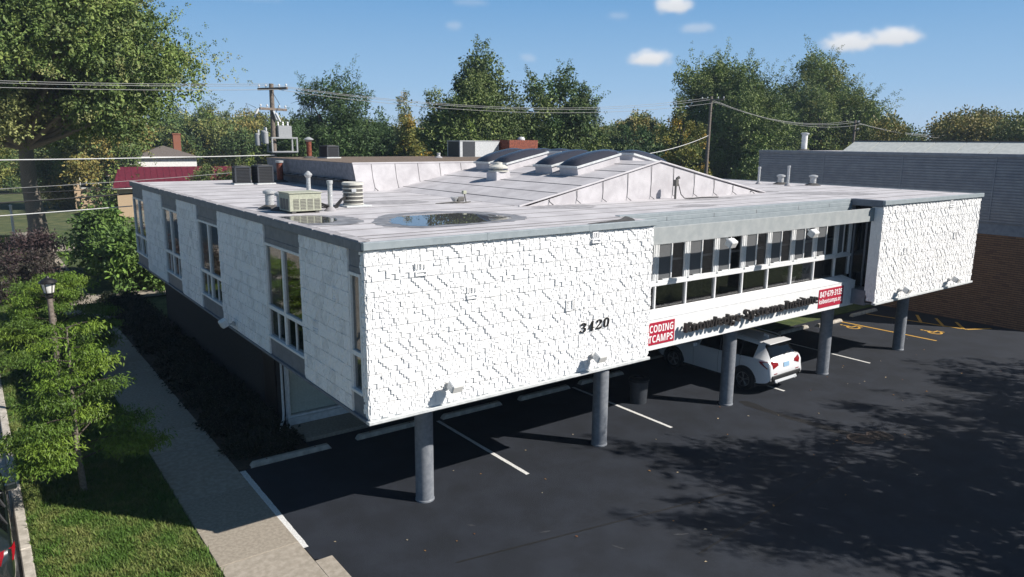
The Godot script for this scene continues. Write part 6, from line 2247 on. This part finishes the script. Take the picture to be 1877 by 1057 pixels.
	for h in hs:
		wire(h[2] + " of three strung from the transformer pole to the bare wooden pole", p1 + Vector3(0.1, h[0], h[1]), p2 + Vector3(0.25, h[0] + 0.62, h[1]), 0.95, 0.011, M.cable, "power lines over the roof")
		wire(h[2] + " of three running left from the transformer pole", p1 + Vector3(0.1, h[0], h[1]), Vector3(-27, h[0] + 0.1, -25.0 + h[1]), 0.55, 0.012, M.cable, "power lines left of the transformer pole")
		wire(h[2] + " of three strung right from the bare wooden pole", p2 + Vector3(0.25, h[0] + 0.62, h[1]), Vector3(67.2, h[0] - 0.5, -28.7 + h[1]), 0.9, 0.014, M.cable, "power lines over the neighbour's roof")
		wire(h[2] + " of three between the two distant right hand poles", Vector3(67.2, h[0] - 0.5, -28.7 + h[1]), Vector3(114.5, h[0] - 0.4, -33.0 + h[1]), 1.2, 0.016, M.cable, "distant power lines at the right")
	wire("white service cable sloping from the bare pole down to the ridge", p2 + Vector3(0.2, 8.42, 0), Vector3(14.0, 7.15, -12.8), 0.6, 0.022, M.cable_white)
	wire("pale cable crossing the big tree at roof height, to the transformer pole", p1 + Vector3(0.0, 7.08, 0.2), Vector3(-27.0, 7.25, -25.0), 0.22, 0.024, M.cable_white)
	wire("upper dark cable running left from the building's far corner", Vector3(0.2, 5.88, -22.0), Vector3(-27.0, 6.2, -25.0), 0.35, 0.016, M.cable_dark, "dark cables at the far corner")
	wire("thick lower dark cable running left from the building's far corner", Vector3(0.1, 5.62, -22.1), Vector3(-27.0, 5.6, -25.0), 0.40, 0.030, M.cable_dark, "dark cables at the far corner")
	wire("white cable running left from just below the far corner", Vector3(-0.03, 5.12, -22.0), Vector3(-27.0, 5.0, -25.0), 0.35, 0.022, M.cable_white)
	wire("thin pale wire crossing behind the roof's far left edge", Vector3(-27, 6.1, -25.0), p1 + Vector3(0, 6.4, 0.2), 0.6, 0.012, M.cable)

# ---------------------------------------------------------------- neighbours
func build_neighbour() -> void:
	var X := 30.5
	var Zf := 0.34
	var Zb := -13.55
	var N := thing("neighbour_building", "neighbouring building with brown brick base and ribbed grey metal upper wall", "building", Vector3(X, 0, Zf))
	var st := mb()
	box(st, Vector3(0.0, -0.05, -22.0), Vector3(40.0, 4.02, 0.0))
	obj("brick_wall", st, M.brick, N)
	st = mb()
	box(st, Vector3(-0.06, 4.022, -22.0), Vector3(40.0, 4.50, 0.05), 0.01)
	var band := obj("concrete_band", st, M.band_grey, N)
	st = mb()
	box(st, Vector3(-0.10, 4.502, -22.0), Vector3(0.3, 4.56, 0.08), 0.01)
	obj("flashing", st, M.trim_grey, band)
	st = mb()
	box(st, Vector3(0.06, 4.52, Zb - Zf + 0.02), Vector3(40.0, 7.40, -0.06))
	obj("upper_wall", st, M.cladding, N)
	# ribbed metal panels, each a sheet with horizontal ribs
	var zs := [0.0, -1.98, -5.98, -10.0, Zb - Zf]
	for i in 4:
		st = mb()
		var z0: float = zs[i] - 0.012
		var z1: float = zs[i + 1] + 0.012
		var y := 4.565
		while y < 7.33:
			var y1 := minf(y + 0.125, 7.36)
			var ym := y + 0.085
			poly(st, [Vector3(-0.035, y, z0), Vector3(-0.035, y, z1), Vector3(-0.035, ym, z1), Vector3(-0.035, ym, z0)], Vector3(3, y, z0))
			poly(st, [Vector3(-0.035, ym, z0), Vector3(-0.035, ym, z1), Vector3(0.0, ym + 0.012, z1), Vector3(0.0, ym + 0.012, z0)], Vector3(3, y - 1, z0))
			poly(st, [Vector3(0.0, ym + 0.012, z0), Vector3(0.0, ym + 0.012, z1), Vector3(0.0, y1 - 0.012, z1), Vector3(0.0, y1 - 0.012, z0)], Vector3(3, y, z0))
			poly(st, [Vector3(0.0, y1 - 0.012, z0), Vector3(0.0, y1 - 0.012, z1), Vector3(-0.035, y1, z1), Vector3(-0.035, y1, z0)], Vector3(3, y + 1, z0))
			y = y1
		obj("cladding_panel", st, M.cladding, N)
		st = mb()
		box(st, Vector3(-0.05, 4.562, zs[i + 1] - 0.03), Vector3(0.0, 7.36, zs[i + 1] + 0.03), 0.006)
		obj("joint_cover", st, M.cladding, N)
	st = mb()
	box(st, Vector3(-0.09, 7.36, Zb - Zf - 0.05), Vector3(0.45, 7.50, 0.06), 0.015)
	obj("parapet_cap", st, M.cladding, N)
	st = mb()
	box(st, Vector3(0.1, 7.40, Zb - Zf), Vector3(40.0, 7.46, -0.06))
	obj("roof", st, M.roof, N)
	# sloping translucent roof light
	var sl := [Vector2(1.9, 7.46), Vector2(3.2, 8.02), Vector2(5.0, 8.02), Vector2(5.0, 7.46)]
	for i in 7:
		st = mb()
		var za := -0.3 - i * 1.42
		var zb := za - 1.39
		for k in 3:
			var p: Vector2 = sl[k]
			var q: Vector2 = sl[k + 1]
			poly(st, [Vector3(p.x, p.y, za), Vector3(q.x, q.y, za), Vector3(q.x, q.y, zb), Vector3(p.x, p.y, zb)], Vector3(3.6, 7.4, za))
		for z in [za, zb]:
			poly(st, [Vector3(sl[0].x, sl[0].y, z), Vector3(sl[1].x, sl[1].y, z), Vector3(sl[2].x, sl[2].y, z), Vector3(sl[3].x, sl[3].y, z)], Vector3(3.6, 7.7, (za + zb) / 2))
		obj("roof_light", st, M.translucent, N)
	st = mb()
	box(st, Vector3(3.15, 8.022, -10.3), Vector3(5.05, 8.06, -0.25), 0.01)
	obj("roof_light_cap", st, M.shingle, N)
	pipe_vent("flue", "white flue pipe on the neighbouring building's roof", Vector3(33.2, 7.46, -12.6), 0.92, 0.16, M.house_white, 2)

func window_set(parent: Node3D, where: Transform3D, w: float, h: float) -> void:
	var st := mb()
	for q in [[-w / 2, 0.0, 0.05, h], [w / 2, 0.0, 0.05, h]]:
		xbox(st, where * Transform3D(Basis.IDENTITY, Vector3(q[0], 0, 0)), Vector3(0.05, h / 2, 0.05))
	for y in [-h / 2, 0.0, h / 2]:
		xbox(st, where * Transform3D(Basis.IDENTITY, Vector3(0, y, 0)), Vector3(w / 2 - 0.05, 0.05, 0.045))
	var f := obj("window", st, M.house_white, parent)
	st = mb()
	xbox(st, where * Transform3D(Basis.IDENTITY, Vector3(0, 0, 0.0)), Vector3(w / 2 - 0.05, h / 2 - 0.05, 0.02))
	obj("pane", st, M.glass_dark, f)

func house(called: String, label: String, at: Vector3, turn: float, w: float, d: float, hw: float, hr: float, wall: Material, roof: Material, chimney: bool, shed := false) -> void:
	var t := thing(called, label, "house", at, turn)
	var st := mb()
	box(st, Vector3(-w / 2, -0.1, -d / 2), Vector3(w / 2, hw, d / 2))
	obj("wall", st, wall, t)
	st = mb()
	var e := 0.4
	var a := Vector3(-w / 2 - e, hw - 0.1, d / 2 + e)
	var b := Vector3(w / 2 + e, hw - 0.1, d / 2 + e)
	var c := Vector3(w / 2 + e, hw - 0.1, -d / 2 - e)
	var dd := Vector3(-w / 2 - e, hw - 0.1, -d / 2 - e)
	var hip := d / 2 * (0.9 if not shed else 0.1)
	var r0 := Vector3(-w / 2 + hip, hw + hr, 0)
	var r1 := Vector3(w / 2 - hip, hw + hr, 0)
	var ins := Vector3(0, hw, 0)
	poly(st, [a, b, r1, r0], ins)
	poly(st, [c, dd, r0, r1], ins)
	poly(st, [b, c, r1], ins)
	poly(st, [dd, a, r0], ins)
	poly(st, [a, b, c, dd], ins + Vector3(0, 1, 0))
	var rf := obj("roof", st, roof, t)
	st = mb()
	for q in [[a, b], [b, c], [c, dd], [dd, a]]:
		tube(st, [q[0], q[1]], [0.07, 0.07], 6)
	obj("gutter", st, M.house_white, rf)
	if chimney:
		st = mb()
		box(st, Vector3(w * 0.18, hw, -0.4), Vector3(w * 0.18 + 0.85, hw + hr + 1.3, 0.4), 0.02)
		box(st, Vector3(w * 0.18 - 0.06, hw + hr + 1.3, -0.46), Vector3(w * 0.18 + 0.91, hw + hr + 1.45, 0.46), 0.02)
		obj("chimney", st, M.red_brick, rf)
	if not shed:
		for x in [-w * 0.3, 0.0, w * 0.3]:
			window_set(t, Transform3D(Basis.IDENTITY, Vector3(x, hw * 0.6, d / 2 + 0.02)), 1.1, 1.3)
		window_set(t, Transform3D(Basis(Vector3.UP, -PI / 2), Vector3(-w / 2 - 0.02, hw * 0.6, 0)), 1.2, 1.3)
		st = mb()
		box(st, Vector3(w * 0.12, 0, d / 2), Vector3(w * 0.12 + 1.0, 2.1, d / 2 + 0.06), 0.01)
		obj("door", st, M.red_brick, t)
	else:
		for k in int(w / 0.6):
			st = mb()
			var x := -w / 2 + 0.3 + k * 0.6
			var f0 := Vector3(x, hw - 0.085, d / 2 + e - 0.02)
			var f1 := Vector3(clampf(x, r0.x, r1.x), hw + hr + 0.015, 0.02)
			tube(st, [f0, f1], [0.022, 0.022], 4)
			obj("standing_seam", st, roof, rf)
		st = mb()
		box(st, Vector3(w * 0.2, 0, d / 2), Vector3(w * 0.2 + 2.4, 2.2, d / 2 + 0.05), 0.01)
		obj("garage_door", st, M.house_white, t)

func build_houses() -> void:
	house("garage", "long garage with a maroon metal roof behind the left treetops", Vector3(13.2, 0, -74.0), -0.15, 12.0, 7.0, 3.0, 1.9, M.cream_brick, M.red_metal, false, true)
	house("white_house", "white house with a tall brick chimney above the maroon roof", Vector3(14.3, 0, -86.0), -0.1, 6.4, 7.0, 5.8, 1.2, M.house_white, M.shingle, true)
	house("brick_house", "cream brick house left of the white chimney house", Vector3(7.6, 0, -86.5), -0.1, 6.0, 7.5, 5.0, 1.3, M.cream_brick, M.shingle, false)
	house("red_house", "small red brick house in the distance left of the transformer pole", Vector3(26.8, 0, -88.0), -0.2, 7.0, 7.0, 4.2, 1.6, M.red_brick, M.shingle, true)
	house("bungalow", "brick bungalow across the street, seen mirrored in the side windows", Vector3(-31.0, 0, -12.0), PI / 2, 11.0, 9.0, 3.4, 2.0, M.cream_brick, M.shingle, false)
	house("bungalow", "pale bungalow across the street farther along", Vector3(-31.0, 0, -30.0), PI / 2, 11.0, 9.0, 3.4, 2.0, M.house_white, M.shingle, true)
	# post lamp on the lawn
	var t := thing("post_lamp", "black lantern on a pale wooden post among the young street trees", "street lamp", Vector3(-3.97, 0, -12.0))
	var st := mb()
	tube(st, [Vector3(0, -0.1, 0), Vector3(0, 3.47, 0)], [0.085, 0.07], 12)
	obj("post", st, M.wood_pole, t)
	st = mb()
	lathe(st, Vector3(0, 3.45, 0), [Vector2(0.07, 0.0), Vector2(0.11, 0.05), Vector2(0.11, 0.10), Vector2(0.08, 0.13), Vector2(0.14, 0.15), Vector2(0.14, 0.17)], 12)
	obj("collar", st, M.black, t)
	st = mb()
	lathe(st, Vector3(0, 3.62, 0), [Vector2(0.125, 0.0), Vector2(0.175, 0.27)], 6)
	obj("lantern_glass", st, M.sconce, t)
	st = mb()
	for k in 6:
		var a := TAU * k / 6.0
		tube(st, [Vector3(cos(a) * 0.128, 3.62, sin(a) * 0.128), Vector3(cos(a) * 0.18, 3.89, sin(a) * 0.18)], [0.012, 0.012], 5)
	obj("lantern_frame", st, M.black, t)
	st = mb()
	lathe(st, Vector3(0, 3.89, 0), [Vector2(0.23, 0.0), Vector2(0.24, 0.02), Vector2(0.17, 0.10), Vector2(0.06, 0.15), Vector2(0.04, 0.19), Vector2(0, 0.20)], 12)
	obj("lantern_roof", st, M.black, t)
	# slender post by the big tree
	t = thing("yard_post", "slender white post left of the big tree's trunk", "post", Vector3(-3.1, 0, -50.0))
	st = mb()
	tube(st, [Vector3(0, -0.1, 0), Vector3(0, 3.2, 0)], [0.09, 0.08], 8)
	obj("post", st, M.edge_pale, t)
	st = mb()
	lathe(st, Vector3(0, 3.2, 0), [Vector2(0.10, -0.03), Vector2(0.10, 0.03), Vector2(0, 0.10)], 8)
	obj("cap", st, M.edge_pale, t)

func build_forest() -> void:
	var r := RandomNumberGenerator.new()
	r.seed = 91
	var cols := [Color(0.035, 0.065, 0.018), Color(0.05, 0.085, 0.022), Color(0.07, 0.09, 0.022), Color(0.11, 0.10, 0.022)]
	var boughs := []
	# right hand wood, then a band all along behind the row of trees
	for k in 230:
		var f := r.randf()
		var d := r.randf_range(95.0, 185.0)
		var ang := lerpf(deg_to_rad(2.0), deg_to_rad(86.0), f)
		var c := Vector3(-5.6 + sin(ang) * d, 0, 12.0 - cos(ang) * d)
		var h := r.randf_range(9.0, 12.5) * (1.0 if ang < 1.0 else 1.12)
		for j in 5:
			var q := r.randf_range(1.7, 3.0)
			boughs.append([c + Vector3(r.randfn() * 2.2, h * r.randf_range(0.35, 0.85), r.randfn() * 2.2), Vector3(q, q * 0.8, q)])
		boughs.append([c + Vector3(0, 1.8, 0), Vector3(3.4, 2.2, 3.4)])
	foliage(self, boughs, 2.0, 1.45, cols, 0, 92, M.leaf, Vector3.ZERO, "distant_wood", "distant line of woods along the horizon", "wood")
	# behind the street on the left
	boughs = []
	for k in 40:
		var c := Vector3(r.randf_range(-60.0, 2.0), 0, r.randf_range(-150.0, -105.0))
		var h := r.randf_range(9.0, 13.0)
		for j in 5:
			var q := r.randf_range(1.8, 3.2)
			boughs.append([c + Vector3(r.randfn() * 2.2, h * r.randf_range(0.25, 0.85), r.randfn() * 2.2), Vector3(q, q * 0.8, q)])
	foliage(self, boughs, 2.0, 1.45, cols, 0, 93, M.leaf, Vector3.ZERO, "street_side_wood", "line of trees closing the view along the street at the far left", "wood")

# ---------------------------------------------------------------- everything
func _ready() -> void:
	rng.seed = 1
	setup_view()
	make_materials()
	build_ground()
	build_markings()
	build_office()
	build_neighbour()
	build_houses()
	build_poles()
	build_trees()
	build_forest()
	build_signs()
	build_roof_things()
	build_cars()
	build_lot_things()
	print("clumps ", clump_count, " leaf triangles ", leaf_tris)
